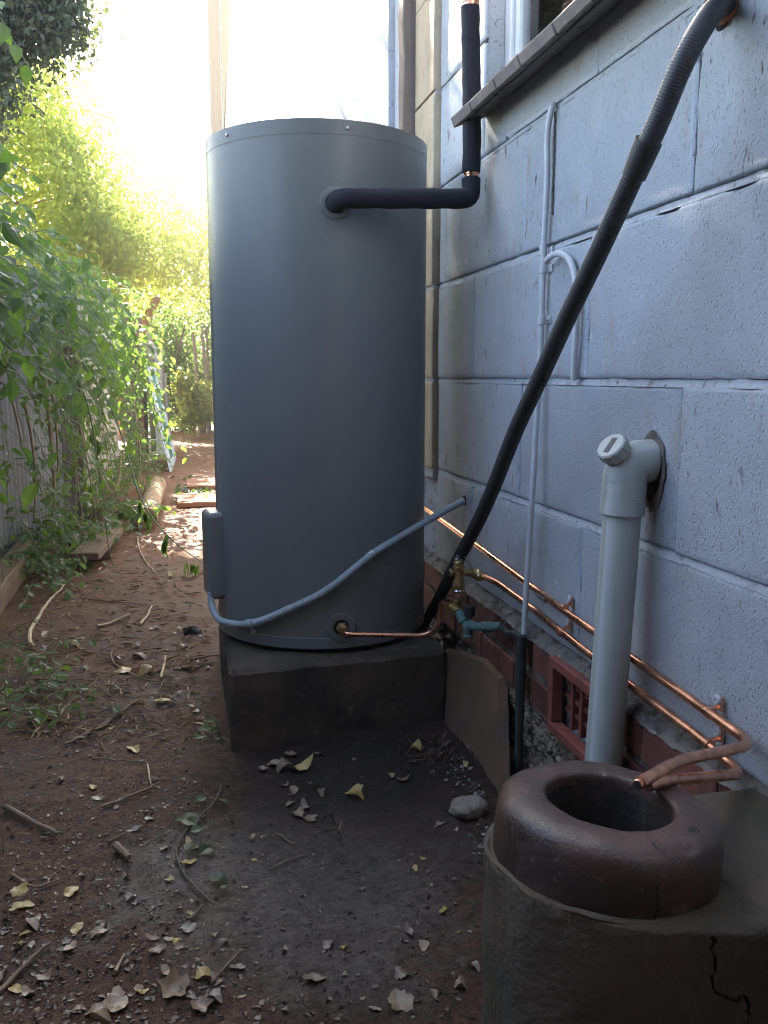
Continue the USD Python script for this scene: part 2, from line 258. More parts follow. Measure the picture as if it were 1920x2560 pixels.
# the dirt: brown loam, redder down the path, a grey foreground patch with wet sheen put into its colour, darker in front of the plinth
def soil():
    n = {'g': ('geometry', {}), 'xyz': ('separate_xyz', {}), 'p': ('principled_bsdf', {'specular_ior_level': .3}),
        'n0': ('noise_texture', {'scale': 3.2, 'detail': 6, 'roughness': .62}), 'r0': ('rgb_ramp', {'ramp': [(.28, (.046, .025, .015)), (.5, (.085, .046, .026)), (.72, (.13, .073, .043))]}),
        'n1': ('noise_texture', {'scale': 60, 'detail': 5, 'roughness': .7}), 'r1': ('rgb_ramp', {'ramp': [(.3, (.5, .5, .5)), (.7, (1.5, 1.45, 1.4))]}), 'm1': ('mix', {'mix_type': 'multiply', 'fac': 1.}),
        'fy': ('map_range', {'from_min': 2.2, 'from_max': 7., 'clamp': True}), 'mr': ('mix', {'mix_type': 'mix', 'color2': (.20, .085, .04)}),
        'ac': ('vector_math', {'vector_math_type': 'subtract'}), 'p2': ('vector_math', {'math_type': 'distance', 'vector2': (.20, 1.58, 0)}), 'an': ('noise_texture', {'scale': 5, 'detail': 5, 'roughness': .65}),
        'ad': ('math', {'math_type': 'multiply_add', 'value2': .9}), 'am': ('map_range', {'from_min': .58, 'from_max': .86, 'to_min': .8, 'to_max': 0, 'clamp': True}), 'ma': ('mix', {'mix_type': 'mix', 'color2': (.15, .132, .118)}),
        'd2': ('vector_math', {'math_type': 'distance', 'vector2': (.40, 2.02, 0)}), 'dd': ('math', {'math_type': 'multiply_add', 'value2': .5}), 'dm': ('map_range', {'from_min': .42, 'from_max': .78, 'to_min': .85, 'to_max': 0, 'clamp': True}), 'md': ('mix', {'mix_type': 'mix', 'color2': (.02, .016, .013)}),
        'bn': ('noise_texture', {'scale': 55, 'detail': 7, 'roughness': .72}), 'b': ('bump', {'strength': 1., 'distance': .016}), 'bn2': ('noise_texture', {'scale': 260, 'detail': 3, 'roughness': .6}), 'b2': ('bump', {'strength': .6, 'distance': .003}),
        'rw': ('map_range', {'from_min': 0, 'from_max': .8, 'to_min': 1., 'to_max': .55, 'clamp': True}), 'rx': ('math', {'math_type': 'multiply'}), 'rr': ('map_range', {'from_min': .3, 'from_max': .7, 'to_min': .62, 'to_max': .95, 'clamp': True})}
    n.pop('ac')
    l = [('g.position', 'xyz.vector')] + [('g.position', k+'.vector') for k in ('n0', 'n1', 'an', 'bn', 'bn2')] + [('n0.fac', 'r0.fac'), ('n1.fac', 'r1.fac'),
        ('xyz.y', 'fy.value'), ('fy.result', 'mr.fac'), ('r0.color', 'mr.color1'), ('g.position', 'p2.vector1'), ('an.fac', 'ad.value1'), ('p2.value', 'ad.value3'), ('ad.value', 'am.value'), ('am.result', 'ma.fac'), ('mr.color', 'ma.color1'),
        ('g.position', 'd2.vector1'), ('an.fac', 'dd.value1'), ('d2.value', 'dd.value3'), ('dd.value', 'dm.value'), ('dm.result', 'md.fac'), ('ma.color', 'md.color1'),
        ('md.color', 'm1.color1'), ('r1.color', 'm1.color2'), ('m1.color', 'p.base_color'), ('bn.fac', 'b.height'), ('bn2.fac', 'b2.height'), ('b.normal', 'b2.normal'), ('b2.normal', 'p.normal'), ('n0.fac', 'rr.value'), ('am.result', 'rw.value'), ('rr.result', 'rx.value1'), ('rw.result', 'rx.value2'), ('rx.value', 'p.roughness')]
    return mat('dirt', n, l, 'p.BSDF')
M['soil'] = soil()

# ------------------------------------------------------------------ ground
def gh(x, y):
    x, y = np.asarray(x, float), np.asarray(y, float); P = np.stack([x, y, np.zeros_like(x)], -1)
    near = np.clip((14-y)/10, .25, 1)*np.clip((60-np.abs(x))/50, 0, 1)
    h = .05*(fbm(P*1.3, 3, 3)-.5) + .022*(fbm(P*7, 3, 8)-.5) + .009*(fbm(P*32, 2, 5)-.5)*np.clip((6-y)/3, 0, 1)
    return h*near
gx = np.unique(np.r_[-160, -90, -50, -30, -18, -10, -6, -4, np.arange(-3, -1.2, .1), np.arange(-1.2, .85, .0125), np.arange(.85, 1.6, .15), 2.5, 4, 8, 15, 30, 60, 160])
gy = np.unique(np.r_[-120, -60, -30, -15, -8, -4, -2, np.arange(-1, 1, .1), np.arange(1, 3.2, .0125), np.arange(3.2, 6, .03), np.arange(6, 16, .1), np.arange(16, 30, .7), 35, 45, 60, 90, 140, 250])
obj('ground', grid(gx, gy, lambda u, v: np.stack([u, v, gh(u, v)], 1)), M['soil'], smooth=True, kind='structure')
def G(px, py, dz=0.):
    p = onz(px, py, 0.)
    for _ in range(4): p = onz(px, py, float(gh(p[0], p[1])))
    return p + A([0, 0, dz])

# ------------------------------------------------------------------ the house: painted block wall on a brick plinth
WX = .81; Z0, CH, BL = .352, .2945, .722
house = thing('block_house', 'pale grey painted concrete block house with red brick plinth beside the path', 'house')
rb = np.random.default_rng(5)
def block(y0, y1, z0, z1, x=WX, near=True, depth=.09):
    g, gz = .003, .0065
    y0, y1, z0, z1 = y0+g*.5, y1-g*.5, z0+gz, z1-gz
    if not near: return box(x, x+depth, y0, y1, z0-.005, z1+.005)
    ny, nz = max(4, int((y1-y0)/.028)), max(3, int((z1-z0)/.028)); c = .004
    u = np.r_[0, c, np.linspace(c*2.5, (y1-y0)-c*2.5, ny), y1-y0-c, y1-y0]; w = np.r_[0, c, np.linspace(c*2.5, (z1-z0)-c*2.5, nz), z1-z0-c, z1-z0]
    ox = rb.normal(0, .0012); sd = int(rb.integers(1000))
    def fn(U, V):
        e = np.minimum(np.minimum(U, y1-y0-U), np.minimum(V, z1-z0-V)); P = np.stack([U*0+sd, U+y0, V+z0], 1)
        dx = np.where(e < 1e-6, .005, np.where(e < c+1e-6, .0012, 0)) + (fbm(P*7, 2, sd)-.5)*.0012 + np.where(e < c+1e-6, np.maximum(0, fbm(P*22, 3, sd+7)-.6)*.035, 0)
        wob = np.where(e < 1e-6, (fbm(P*45, 2, sd+3)-.5)*.003, 0)
        return np.stack([x+ox+dx, y0+U+wob*(np.minimum(U, y1-y0-U) < 1e-6), z0+V+wob*(np.minimum(V, z1-z0-V) < 1e-6)], 1)
    v, f = grid(u, w, fn); nu, nw = len(u), len(w)
    idx = np.arange(nu*nw).reshape(nu, nw); rim = np.r_[idx[:, 0], idx[-1, 1:], idx[-2::-1, -1], idx[0, -2:0:-1]]
    b = v[rim].copy(); b[:, 0] = x+depth; k = np.arange(len(rim)); k2 = (k+1) % len(rim); o = len(v)
    f = np.vstack([f[:, ::-1], np.stack([rim[k], rim[k2], o+k2], 1), np.stack([rim[k], o+k2, o+k], 1)])
    return np.vstack([v, b]), f
WY0, WY1, WZ = 1.0, 2.362, 1.648         # the window opening
def lay(ya, yb, z0, z1, x, near):
    segs = [(ya, yb, z0, z1)]
    if x == WX and z1 > WZ+.01:
        segs = []
        if yb > WY1+.02: segs.append((max(ya, WY1), yb, z0, z1))
        if ya < WY0-.02: segs.append((ya, min(yb, WY0), z0, z1))
        if z0 < WZ-.02 and min(yb, WY1) > max(ya, WY0)+.02: segs.append((max(ya, WY0), min(yb, WY1), z0, WZ+.006))
    for s in segs: obj('wall_block', block(*s, x=x, near=near), M['block'], house)
for k in range(10):
    z0 = Z0 + CH*k; j = 2.78 - (BL/2 if k % 2 == 0 else BL); ys = [2.78]
    while j > -1.9: ys.append(j); j -= BL
    for b, a in zip(ys[:-1], ys[1:]): lay(a, b, z0, z0+CH, WX, k < 6 and b > .2)
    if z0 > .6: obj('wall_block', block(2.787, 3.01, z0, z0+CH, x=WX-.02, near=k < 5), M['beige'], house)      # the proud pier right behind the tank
    j = 3.335 + (BL/2 if k % 2 else BL); p = 3.335
    while p < 12:
        lay(p, j, z0, z0+CH, .7735, False); p = j; j += BL
obj('wall_core', cat_(box(WX+.012, WX+.22, -2, WY0-.0, .0, 3.3), box(WX+.012, WX+.22, WY1, 3.33, .0, 3.3), box(WX+.012, WX+.22, WY0, WY1, .0, WZ), box(WX+.012, WX+.22, WY0, WY1, 2.95, 3.3), box(.7765, WX+.22, 3.34, 18, 0, 3.3)), M['mortar'], house, smooth=False)
obj('far_wall', box(.7735, .9, 12.0, 18, .3, 3.3), M['farwall'], house, smooth=False)
obj('pier_backing', cat_(box(WX-.012, WX+.005, 2.79, 3.01, .62, 3.3), box(WX-.014, WX+.004, 3.02, 3.33, .35, 3.3)), M['mortar'], house, smooth=False)
# bed joints: struck mortar, deep under the block above and flush with the block below
rm = np.random.default_rng(8)
for k in range(0, 9):
    z = Z0 + CH*k; u = np.arange(-.3, 2.785, .006)
    if z > WZ: u = u[u > WY1+.01]
    if k == 0: continue
    def fn(U, V, z=z, k=k):
        P = np.stack([U, U*0+k*7., U*0], 1); n1 = fbm(P*22, 2, k); n2 = fbm(P*7, 2, k+40); zz = [z-.0085, z-.004, z+.003, z+.0085]
        dep = np.choose(V.astype(int), [.0004+.002*n1, .0015+.0025*n2, .0045+.004*n1, .011+0*n1]); dz = np.choose(V.astype(int), [0*n1, (n1-.5)*.004, (n2-.5)*.004, 0*n1])
        return np.stack([WX+dep, U, np.choose(V.astype(int), zz)+dz], 1)
    v, f = grid(u, np.arange(4.), fn); obj('mortar_joint', (v, f[:, ::-1]), M['mortar'], house, smooth=40)
# brick plinth, proud of the blocks
BX = .785; bz = [(.266, .339), (.180, .253)]
def bricks(course, joints, x=BX):
    z0, z1 = bz[course]
    for b, a in zip(joints[:-1], joints[1:]):
        if b-a < .04: continue
        d = rb.normal(0, .0015)
        m = jitter(sub(cbox(x+d, x+.1, a+.006, b-.006, z0+.001, z1-.001, .004), 1), .0025, 28, int(rb.integers(99)))
        obj('brick', m, M['brick'], house, smooth=30)
up_j = [3.3, 3.07, 2.835, 2.6, 2.362, 2.127, 1.89, 1.765]; lo_j = [3.18, 2.95, 2.71, 2.48, 2.242, 2.0, 1.765]
bricks(0, up_j); bricks(1, lo_j)
bricks(0, [1.49, 1.375, 1.14, .905, .67, .435]); bricks(1, [1.49, 1.255, 1.02, .785, .55])
obj('brick_mortar', jitter(sub(cat_(box(BX+.007, BX+.06, 1.763, 3.33, .17, .345), box(BX+.007, BX+.06, -.5, 1.492, .17, .345)), 5), .002, 40), M['brickmortar'], house, smooth=False)
def ledge(U, V):
    P = np.stack([U, U*0, V], 1); n1 = fbm(P*30, 3, 2); n2 = fbm(P*8, 2, 12)
    return np.stack([BX-.003+.009*V+.006*(n1-.5), U, .337+.0062*V*(.6+n2)+(n1-.5)*.008], 1)
v, f = grid(np.arange(-.2, 3.0, .008), np.arange(5.), ledge); obj('mortar_ledge', (v, f[:, ::-1]), M['brickmortar'], house, smooth=60)
v, f = grid(np.arange(-.3, 3.3, .008), np.arange(-.05, .181, .008), lambda U, V: np.stack([BX+.012-.02*(fbm(np.stack([U, V, V*0], 1)*34, 2, 9)-.5)*2-.012*(fbm(np.stack([U, V, V*0], 1)*90, 1, 4)-.5), U, V], 1))
obj('pebble_footing', (v, f[:, ::-1]), M['footing'], house, smooth=50)
# air brick
vy0, vy1, vz0, vz1 = 1.497, 1.757, .172, .342
vent = obj('air_vent', cat_(cbox(.772, .80, vy0, vy1, vz1-.022, vz1, .002), cbox(.772, .80, vy0, vy1, vz0, vz0+.022, .002), cbox(.7725, .80, vy1-.020, vy1, vz0+.022, vz1-.022, .002), cbox(.7725, .80, vy0, vy0+.020, vz0+.022, vz1-.022, .002)), M['vent'], house, label='terracotta air vent set in the brick plinth')
for i in range(4): y = vy1-.020-(i+1)*(vy1-vy0-.04)/5; obj('vent_bar', box(.800, .845, y-.006, y+.006, vz0+.022, vz1-.022), M['vent'], vent, smooth=False)
for i in range(3): z = vz0+.022+(i+1)*(vz1-vz0-.044)/4; obj('vent_bar', box(.806, .84, vy0+.02, vy1-.02, z-.005, z+.005), M['vent'], vent, smooth=False)
obj('vent_back', box(.850, .86, vy0, vy1, vz0, vz1), M['dark'], vent, smooth=False)
# window with its tiled sill
win = obj('window', cat_(cbox(.862, .905, WY1-.045, WY1-.002, WZ+.03, 2.95, .003), cbox(.862, .905, WY0+.002, WY0+.045, WZ+.03, 2.95, .003), cbox(.864, .905, WY0+.045, WY1-.045, WZ+.03, WZ+.07, .003), cbox(.864, .905, WY0+.045, WY1-.045, 2.9, 2.95, .003)), M['whiteframe'], house, label='white painted window frame above the tiled sill')
for ya, yb in ((WY1-.075, WY1-.05), (WY0+.05, WY0+.075), (1.66, 1.70)): obj('sash', cbox(.872, .900, ya, yb, WZ+.072, 2.89, .003), M['whiteframe'], win)
glass = mat('window_glass', {'f': ('fresnel', {'IOR': 1.5}), 't': ('transparent_bsdf', {'color': (.93, .95, .95)}), 'g': ('glossy_bsdf', {'color': (.9, .9, .9), 'roughness': .02}), 'm': ('mix_closure', {})}, [('f.fac', 'm.fac'), ('t.BSDF', 'm.closure1'), ('g.BSDF', 'm.closure2')], 'm.closure')
obj('pane', box(.884, .888, WY0+.05, WY1-.05, WZ+.07, 2.9), glass, win, smooth=False)
obj('blind', box(.935, .94, WY0, WY1, WZ, 2.95), M['blind'], win, smooth=False)
sill = obj('window_sill', None or cbox(.80, .90, WY0, WY1-.003, WZ-.004, WZ+.024, .003), M['silldark'], house, label='dark grey tiled window sill tilted outwards under the window')
sy_ = [WY1-.001, 2.205, 2.03, 1.88, 1.70, 1.54, 1.38, 1.22, 1.05]
nrm = A([.10, 0, .042]); ang = math.atan2(.042, .10)
for b, a in zip(sy_[:-1], sy_[1:]):
    m = cbox(-.118, .03, a+.0015, b-.0015, -.013+rb.normal(0, .0008), .013, .003)
    m = jitter(sub(m, 2), .0016, 40, int(rb.integers(99))); m = tr(m, roty(-ang), (.828, 0, WZ+.008)); obj('sill_tile', m, M['sill'], sill, smooth=30)
obj('sill_bed', jitter(sub(tr(cbox(-.095, .0, 1.05, WY1-.012, -.019, -.0132, .002), roty(-ang), (.826, 0, WZ+.008)), 4), .0025, 45), M['silldark'], sill, smooth=30)
# roof plate far above the frame
obj('roof', tr(box(0, 4.5, -2, 18, 0, .06), roty(-math.radians(18)), (.86, 0, 3.30)), M['zinc'], house, smooth=False)
# unseen walls and roof added behind the camera to shade the near faces
obj('back_wing', cat_(box(-1.6, 5, -2.6, -2.4, 0, 3.3), box(-1.75, -1.6, -2.6, .3, 0, 3.3)), M['redbrown'], house, smooth=False)
obj('porch_roof', tr(box(-1.75, WX-.02, -2.5, .62, 0, .05), rotx(-math.radians(4)), (0, 0, 2.55)), M['timber'], house, smooth=False)
# post beyond the tank, fixed to the wall, and the posts further down
pm = jitter(sub(cbox(.751, .806, 3.022, 3.085, .0, 3.2, .004), 5), .005, 9, 2)
obj('wall_post', pm, M['post'], label='rough brown timber post against the wall behind the tank', cat='post')
vp = thing('veranda_post', 'tan timber post with a cream board, behind the left edge of the tank', 'post')
PYV = 14.; p0, p1 = ony(527, 300, PYV), ony(556, 300, PYV)
obj('post_shaft', jitter(sub(cbox(p0[0], p1[0], PYV, PYV+.2, 0, 7.5, .006), 4), .003, 8, 4), M['tanpost'], vp)
q0, q1 = ony(557, 300, PYV+.05)[0], ony(568, 300, PYV+.05)[0]
cb = sub(cbox(q0, q1, PYV+.05, PYV+.15, 0, 7.5, .004), 3); cb[0][:, 0] += np.clip(cb[0][:, 2]-5.0, -1, 3)*.07*(cb[0][:, 0] > (q0+q1)/2); obj('cream_board', cb, M['cream'], vp)

# ------------------------------------------------------------------ plinth, cement panel
def rough_box(x0, x1, y0, y1, z0, z1, n=4, amp=.004, sc=18, seed=0, c=.012): return jitter(jitter(sub(cbox(x0, x1, y0, y1, z0, z1, c), n), amp, sc, seed), amp*.4, sc*4, seed+5)
pl_v, pl_f = rough_box(.097, .695, 2.205, 2.95, -.1, .2055, 6, .0032, 14, 3); pl_v[:, 1] += .092*(pl_v[:, 0]-.097)
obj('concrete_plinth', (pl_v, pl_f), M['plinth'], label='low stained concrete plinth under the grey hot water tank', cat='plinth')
th = math.atan2(.095, .19)
pn = []
V = A([[.672, 2.235, -.03], [.672, 1.78, -.03], [.772, 2.255, .196], [.772, 2.05, .181], [.70, 1.80, .03]])
def panelpt(U, W):   # U along y (0..1), W up (0..1)
    y = (2.225-.44*U)*(1-W) + (2.28-.22*U)*W; x = .675 + W*(.025+.068*np.minimum(1, U*2.2)) + .0015*(noise(np.stack([U*9, W*9, U*0], 1), 3)-.5); z = -.03 + W*(.226 - .012*U)
    return np.stack([x, y, z], 1)
v, f = grid(np.linspace(0, 1, 24), np.linspace(0, 1, 16), panelpt); v2 = v + A([.026, 0, .004]); o = len(v)
idx = np.arange(24*16).reshape(24, 16); rim = np.r_[idx[:, 0], idx[-1, 1:], idx[-2::-1, -1], idx[0, -2:0:-1]]; k2 = np.roll(rim, -1)
obj('cement_panel', (np.vstack([v, v2]), np.vstack([f, f[:, ::-1]+o, np.stack([rim, rim+o, k2], 1), np.stack([k2, rim+o, k2+o], 1)])), M['panel'], label='brown cement slab leaning on the plinth bricks beside the tank', cat='slab', smooth=30)

# ------------------------------------------------------------------ hot water tank
TC = A([.398, 2.606]); TR = .31; TB, TT = .209, 1.587
tank = thing('water_heater', 'tall grey cylindrical hot water tank standing on the concrete plinth', 'water heater')
obj('tank_base', revolve([(0, 0), (.285, 0), (.285, .02), (0, .02)], (*TC, TB-.003), n=96), M['tankbase'], tank)
obj('tank_body', revolve([(.29, .012), (TR-.002, .012), (TR, .016), (TR, TT-TB-.036)], (*TC, TB), n=160), M['tank'], tank, smooth=True)
obj('base_ring', revolve([(TR-.001, .010), (TR+.0018, .011), (TR+.0018, .040), (TR+.0006, .042)], (*TC, TB), n=160), M['tank'], tank, smooth=30)
obj('lid', revolve([(TR+.0001, -.0381), (TR+.0008, -.0380), (TR+.0008, -.005), (TR+.0004, -.0015), (TR-.004, 0), (.15, .012), (0, .014)], (*TC, TT), n=160), M['tank'], tank, smooth=30)
def onTank(px, py, off=0.):
    d = ray(px, py); o = EYE; R = TR+off; a = d[0]**2+d[1]**2; ox, oy = o[0]-TC[0], o[1]-TC[1]; b = ox*d[0]+oy*d[1]; c = ox*ox+oy*oy-R*R
    D = b*b-a*c; t = (-b-math.sqrt(max(D, 0)))/a; p = o+d*t; n = A([p[0]-TC[0], p[1]-TC[1], 0]); return p, n/np.linalg.norm(n)
for px, py in [(567, 337), (869, 320), (1060, 381), (636, 1580)]:
    p, n = onTank(px, py, .002); obj('screw', cat_(revolve([(.0048, 0), (.0045, .0015), (.003, .003), (0, .0034)], p, n, 12)), M['steel'], tank)
p, n = onTank(632, 1578, .0012); obj('screw_plate', revolve([(0, .0006), (.011, .0006), (.011, 0)], p, n, 20), M['flex'], tank)
p, n = onTank(838, 507, 0); obj('outlet_flange', revolve([(.026, .004), (.034, .004), (.039, .0025), (.0405, .0005), (.0405, -.001)], p, n, 40), M['tank'], tank); outlet = p
p, n = onTank(853, 1568, 0); inlet = p; obj('inlet_flange', revolve([(.020, .001), (.024, .003), (.038, .0035), (.0395, .0005), (.0395, -.001)], p, n, 40), M['tank'], tank)
obj('inlet_hole', revolve([(0, .0022), (.0205, .0022), (.0205, -.001)], p, n, 32), M['dark'], tank)
# electrical cover on the left side
az = math.atan2(-.12, -1)
cm = trimesh.util.concatenate([trimesh.Trimesh(*cbox(-.055, .055, -.03, .042, 0, .252, .016))])
cm = manifold3d.Manifold.batch_hull([manifold3d.Manifold.sphere(.017, 24).translate((x, y, z)) for x in (-.042, .042) for y in (-.03, .022) for z in (.018, .236)])
nb = A([math.cos(az), math.sin(az), 0]); R = np.stack([np.cross(nb, [0, 0, 1.]), nb, [0, 0, 1.]], 1)
obj('terminal_cover', tr(cm, R, (*(TC+nb[:2]*(TR+.0)), ony(520, 1494, 2.55)[2])), M['tank'], tank, smooth=40)

# ------------------------------------------------------------------ grey flexible conduit from the cover to the wall
fc = thing('flexible_conduit', 'light grey corrugated conduit sweeping across the tank front to the wall', 'conduit')
pts = [ony(527, 1480, 2.52), ony(528, 1505, 2.515), ony(531, 1520, 2.505), ony(541, 1540, 2.485), ony(562, 1555, 2.44)]
pts += [onTank(x, y, .014)[0] for x, y in ((596, 1561), (622, 1559), (639, 1556))]; P1 = spline(pts, 60)
obj('smooth_elbow', tube(P1, .0098, 16), M['flex'], fc)
P2 = spline([onTank(622, 1559, .014)[0], onTank(650, 1553, .014)[0], onTank(721, 1523, .014)[0], onTank(793, 1489, .014)[0], onTank(863, 1440, .016)[0], onTank(924, 1390, .02)[0], ony(982, 1353, 2.335), ony(1030, 1324, 2.36), ony(1095, 1287, 2.41), onx(1150, 1257, .79), onx(1164, 1251, .812)], 120)
obj('corrugated_run', corrugated(P2, .0105, .0052, .0014), M['flex'], fc)
for (a, b) in (((616, 1560), (632, 1558)), ((915, 1397), (933, 1382))):
    pa, pb = onTank(*a, .016)[0], onTank(*b, .016)[0]; obj('coupling', cyl(pa, pb, .0124, 20, .001), M['flex'] if a[0] < 700 else M['steel'], fc)

obj('wall_grommet', revolve([(.0105, .004), (.0135, .003), (.0145, 0), (.0145, -.004)], A([WX-.002, P2[-1][1], P2[-1][2]]), (-1, 0, 0), 20), M['dark'], fc)
# ------------------------------------------------------------------ insulated hot outlet pipe
ins = thing('insulated_pipe', 'black foam insulated pipe from tank outlet rising up the wall', 'pipe')
p, n = onTank(838, 507, 0); c1 = p + n*.055; c2 = A([.757, 2.27, p[2]+.004]); c2 = ony(1178, 497, 2.29)
path = fillet([p - n*.01, c1, A([c2[0]-.0, c2[1]-.0, c2[2]]), ony(1178, 448, 2.30)], .06, 12); P, _ = resample(path, .008)
rad = .0245 + .0012*(noise(P*30)-.5)*2
obj('lower_foam', jitter(tube(P, rad, 24), .001, 40), M['foam'], ins)
a, b = ony(1178, 452, 2.30), ony(1178, 430, 2.30)
obj('elbow_fitting', cat_(cyl(a, b, .0185, 24, .001), cyl(a+A([0, 0, .002]), a+A([0, 0, .008]), .0205, 24, .001), cyl(b-A([0, 0, .008]), b-A([0, 0, .002]), .0205, 24, .001)), M['copper'], ins)
a, b = ony(1178, 432, 2.30), ony(1178, 17, 2.30); P = np.linspace(a, b, 60); P[:, 0] += .002*np.sin(np.linspace(0, 5, 60))
obj('upper_foam', jitter(tube(P, .0238, 24), .001, 40), M['foam'], ins)
a = b-A([0, 0, .003]); obj('upper_fitting', cat_(cyl(a, a+A([0, 0, .03]), .0195, 24, .001), cyl(a+A([0, 0, .012]), a+A([0, 0, .018]), .0215, 24, .001), cyl(a+A([0, 0, .03]), a+A([-.0, 0, .12]), .0095, 16)), M['copper'], ins)
obj('bolt', cat_(cyl(a+A([.012, -.012, .02]), a+A([.03, -.02, .02]), .004, 6)), M['steel'], ins)

# ------------------------------------------------------------------ ribbed waste hose
hose = thing('waste_hose', 'ribbed charcoal and black waste hose slanting down the wall', 'hose')
hp = [onx(1815, 8, .80), onx(1790, 22, .765), onx(1755, 68, .725), onx(1715, 140, .70), onx(1668, 250, .685), onx(1612, 375, .675)]
Pq = spline(hp, 80); obj('grey_ribbed_run', corrugated(Pq, .0168, .0042, .0007, 22), M['ribbed'], hose)
cu = [onx(1622, 352, .677), onx(1585, 440, .672)]; obj('cuff', cat_(tube(np.linspace(cu[0], cu[1], 8), [.0202, .0202, .02, .0198, .0194, .019, .0186, .0184], 24)), M['rubber'], hose)
hb = [onx(1590, 425, .672), onx(1545, 525, .668), onx(1480, 665, .665), onx(1420, 790, .665), onx(1350, 945, .67), onx(1290, 1075, .675), onx(1245, 1190, .68), onx(1190, 1315, .69), onx(1150, 1390, .70), onx(1105, 1480, .715), onx(1072, 1540, .73), onx(1050, 1580, .74)]
obj('black_run', corrugated(spline(hb, 160), .0166, .0048, .0008, 22), M['rubber'], hose)
obj('wall_spigot', cat_(cyl(onx(1800, 18, .79), onx(1830, -30, .90), .024, 24)), M['copperdull'], hose)
obj('spigot_hole', jitter(revolve([(0, 0), (.019, 0), (.024, -.006)], onx(1806, 40, .8085), (-1, 0, 0), 24), .003, 60), M['dark'], hose)

# ------------------------------------------------------------------ painted wiring conduit on the wall
cd = thing('wall_conduit', 'thin white painted conduit running down the block wall with a side loop', 'conduit')
cp = [onx(1384, 262, .808), onx(1379, 272, .797), onx(1373, 300, .795), onx(1368, 420, .795), onx(1362, 560, .795), onx(1356, 740, .795), onx(1350, 900, .795), ony(1341, 1050, 1.902), ony(1333, 1200, 1.90), ony(1322, 1370, 1.90), ony(1312, 1540, 1.90), ony(1310, 1585, 1.90)]
obj('main_run', tube(resample(spline(cp, 120), .012)[0], .0068, 14), M['conduit'], cd)
lp = [onx(1364, 655, .788), onx(1378, 640, .790), onx(1400, 634, .793), onx(1422, 648, .795), onx(1436, 690, .796), onx(1441, 760, .796), onx(1438, 860, .797), onx(1434, 950, .801)]
obj('side_loop', tube(spline(lp, 60), .0068, 14), M['conduit'], cd)
tw = onx(1392, 305, .803); P = np.stack([np.full(60, .805), np.full(60, 1.882)+.0012*np.sin(np.linspace(0, 50, 60)), np.linspace(1.515, 1.30, 60)], 1); obj('cable', tube(P, .0022, 8), M['silldark'], cd)  # thin dark strip standing in for the shadow gap beside the conduit
for y, hw in ((627, .0095), (672, .0095), (800, .0095)):
    c = onx(1358 if y < 700 else 1354, y, .795); obj('saddle', cat_(cyl(c-A([0, 0, .011]), c+A([0, 0, .011]), .0086, 16, .001), cbox(.804, .8095, c[1]-.026, c[1]-.004, c[2]-.008, c[2]+.008, .001)), M['conduit'], cd)
    if y == 800: obj('saddle_screw', revolve([(.006, 0), (.0055, .002), (0, .004)], A([.804, c[1]-.019, c[2]]), (-1, 0, 0), 12), M['steel'], cd)

# ------------------------------------------------------------------ copper drain lines along the wall
def Wp(x): return lambda a, b: onx(a, b, x)
w = Wp(.788); cA = thing('upper_drain_pipe', 'upper copper drain pipe along the wall, bent back over the clay gully', 'pipe')
bend = onx(1776, 1782, .788)
def line(z0, z1, y0, y1, x, n=30): return [A([x, y, z]) for y, z in zip(np.linspace(y0, y1, n), np.linspace(z0, z1, n))]
GZ = .45
tipA = A([.462, .94, .47])
def upto(px, py, y): return ony(px, py, y)
LA = [A([.790, 2.95, .517]), A([.789, 2.3, .486]), A([.788, 1.7, .452]), A([.788, 1.30, .437]), A([.786, 1.105, .428])]
PA = fillet([*LA[:-1], onx(1874, 1850, .776), ony(1845, 1882, 1.035), ony(1690, 1902, 1.03), ony(1597, 1961, 1.0)], .030, 9)
PA = fillet([*LA[:-1], onx(1885, 1862, .785), onz(1690, 1903, .458), onz(1600, 1958, .466)], .042, 12)
obj('pipe_run', tube(PA, .0079, 18), M['copper'], cA)
e1, e0 = PA[-1], PA[-2]; dA = (e1-e0)/np.linalg.norm(e1-e0)
obj('pipe_end', cat_(cyl(e1-dA*.002, e1+dA*.008, .0066, 18, .001)), M['copper'], cA); obj('bore', cyl(e1+dA*.0075, e1+dA*.0083, .005, 16), M['dark'], cA)
cB = thing('lower_drain_pipe', 'lower copper drain pipe from brass valve along the wall to the gully', 'pipe')
PB = fillet([ony(1205, 1440, 2.155), A([.775, 2.10, .428]), A([.785, 1.95, .417]), A([.785, 1.58, .398]), A([.785, 1.2, .384]), onx(1856, 1935, .783), onz(1650, 1953, .452), onz(1618, 1964, .455)], .036, 12)
obj('pipe_run', tube(PB, .0079, 18), M['copper'], cB)
def clip(owner, px, py, x, y_tab):
    c = onx(px, py, x); tb = c + A([0, 0, .021])
    cl = obj('pipe_clip', cat_(cyl(c-A([0, .006, 0]), c+A([0, .006, 0]), .0096, 18, .0006), cbox(.8005, .806, tb[1]-.007, tb[1]+.007, c[2]+.004, tb[2]+.006, .001), cbox(.790, .803, tb[1]-.006, tb[1]+.006, c[2]+.006, c[2]+.009, .0005)), M['copper'], owner)
    obj('clip_screw', revolve([(.0082, 0), (.0080, .003), (.006, .0052), (.003, .0052), (.0026, .003), (0, .003)], A([.8005, tb[1], tb[2]]), (-1, 0, 0), 14), M['screw'], cl)
clip(cA, 1410, 1522, .788, 0); clip(cA, 1776, 1783, .788, 0); clip(cB, 1402, 1580, .785, 0); clip(cB, 1772, 1862, .785, 0)
obj('solder_sleeve', cyl(onx(1348, 1485, .788), onx(1368, 1500, .788), .0092, 16, .001), M['steel'], cA)

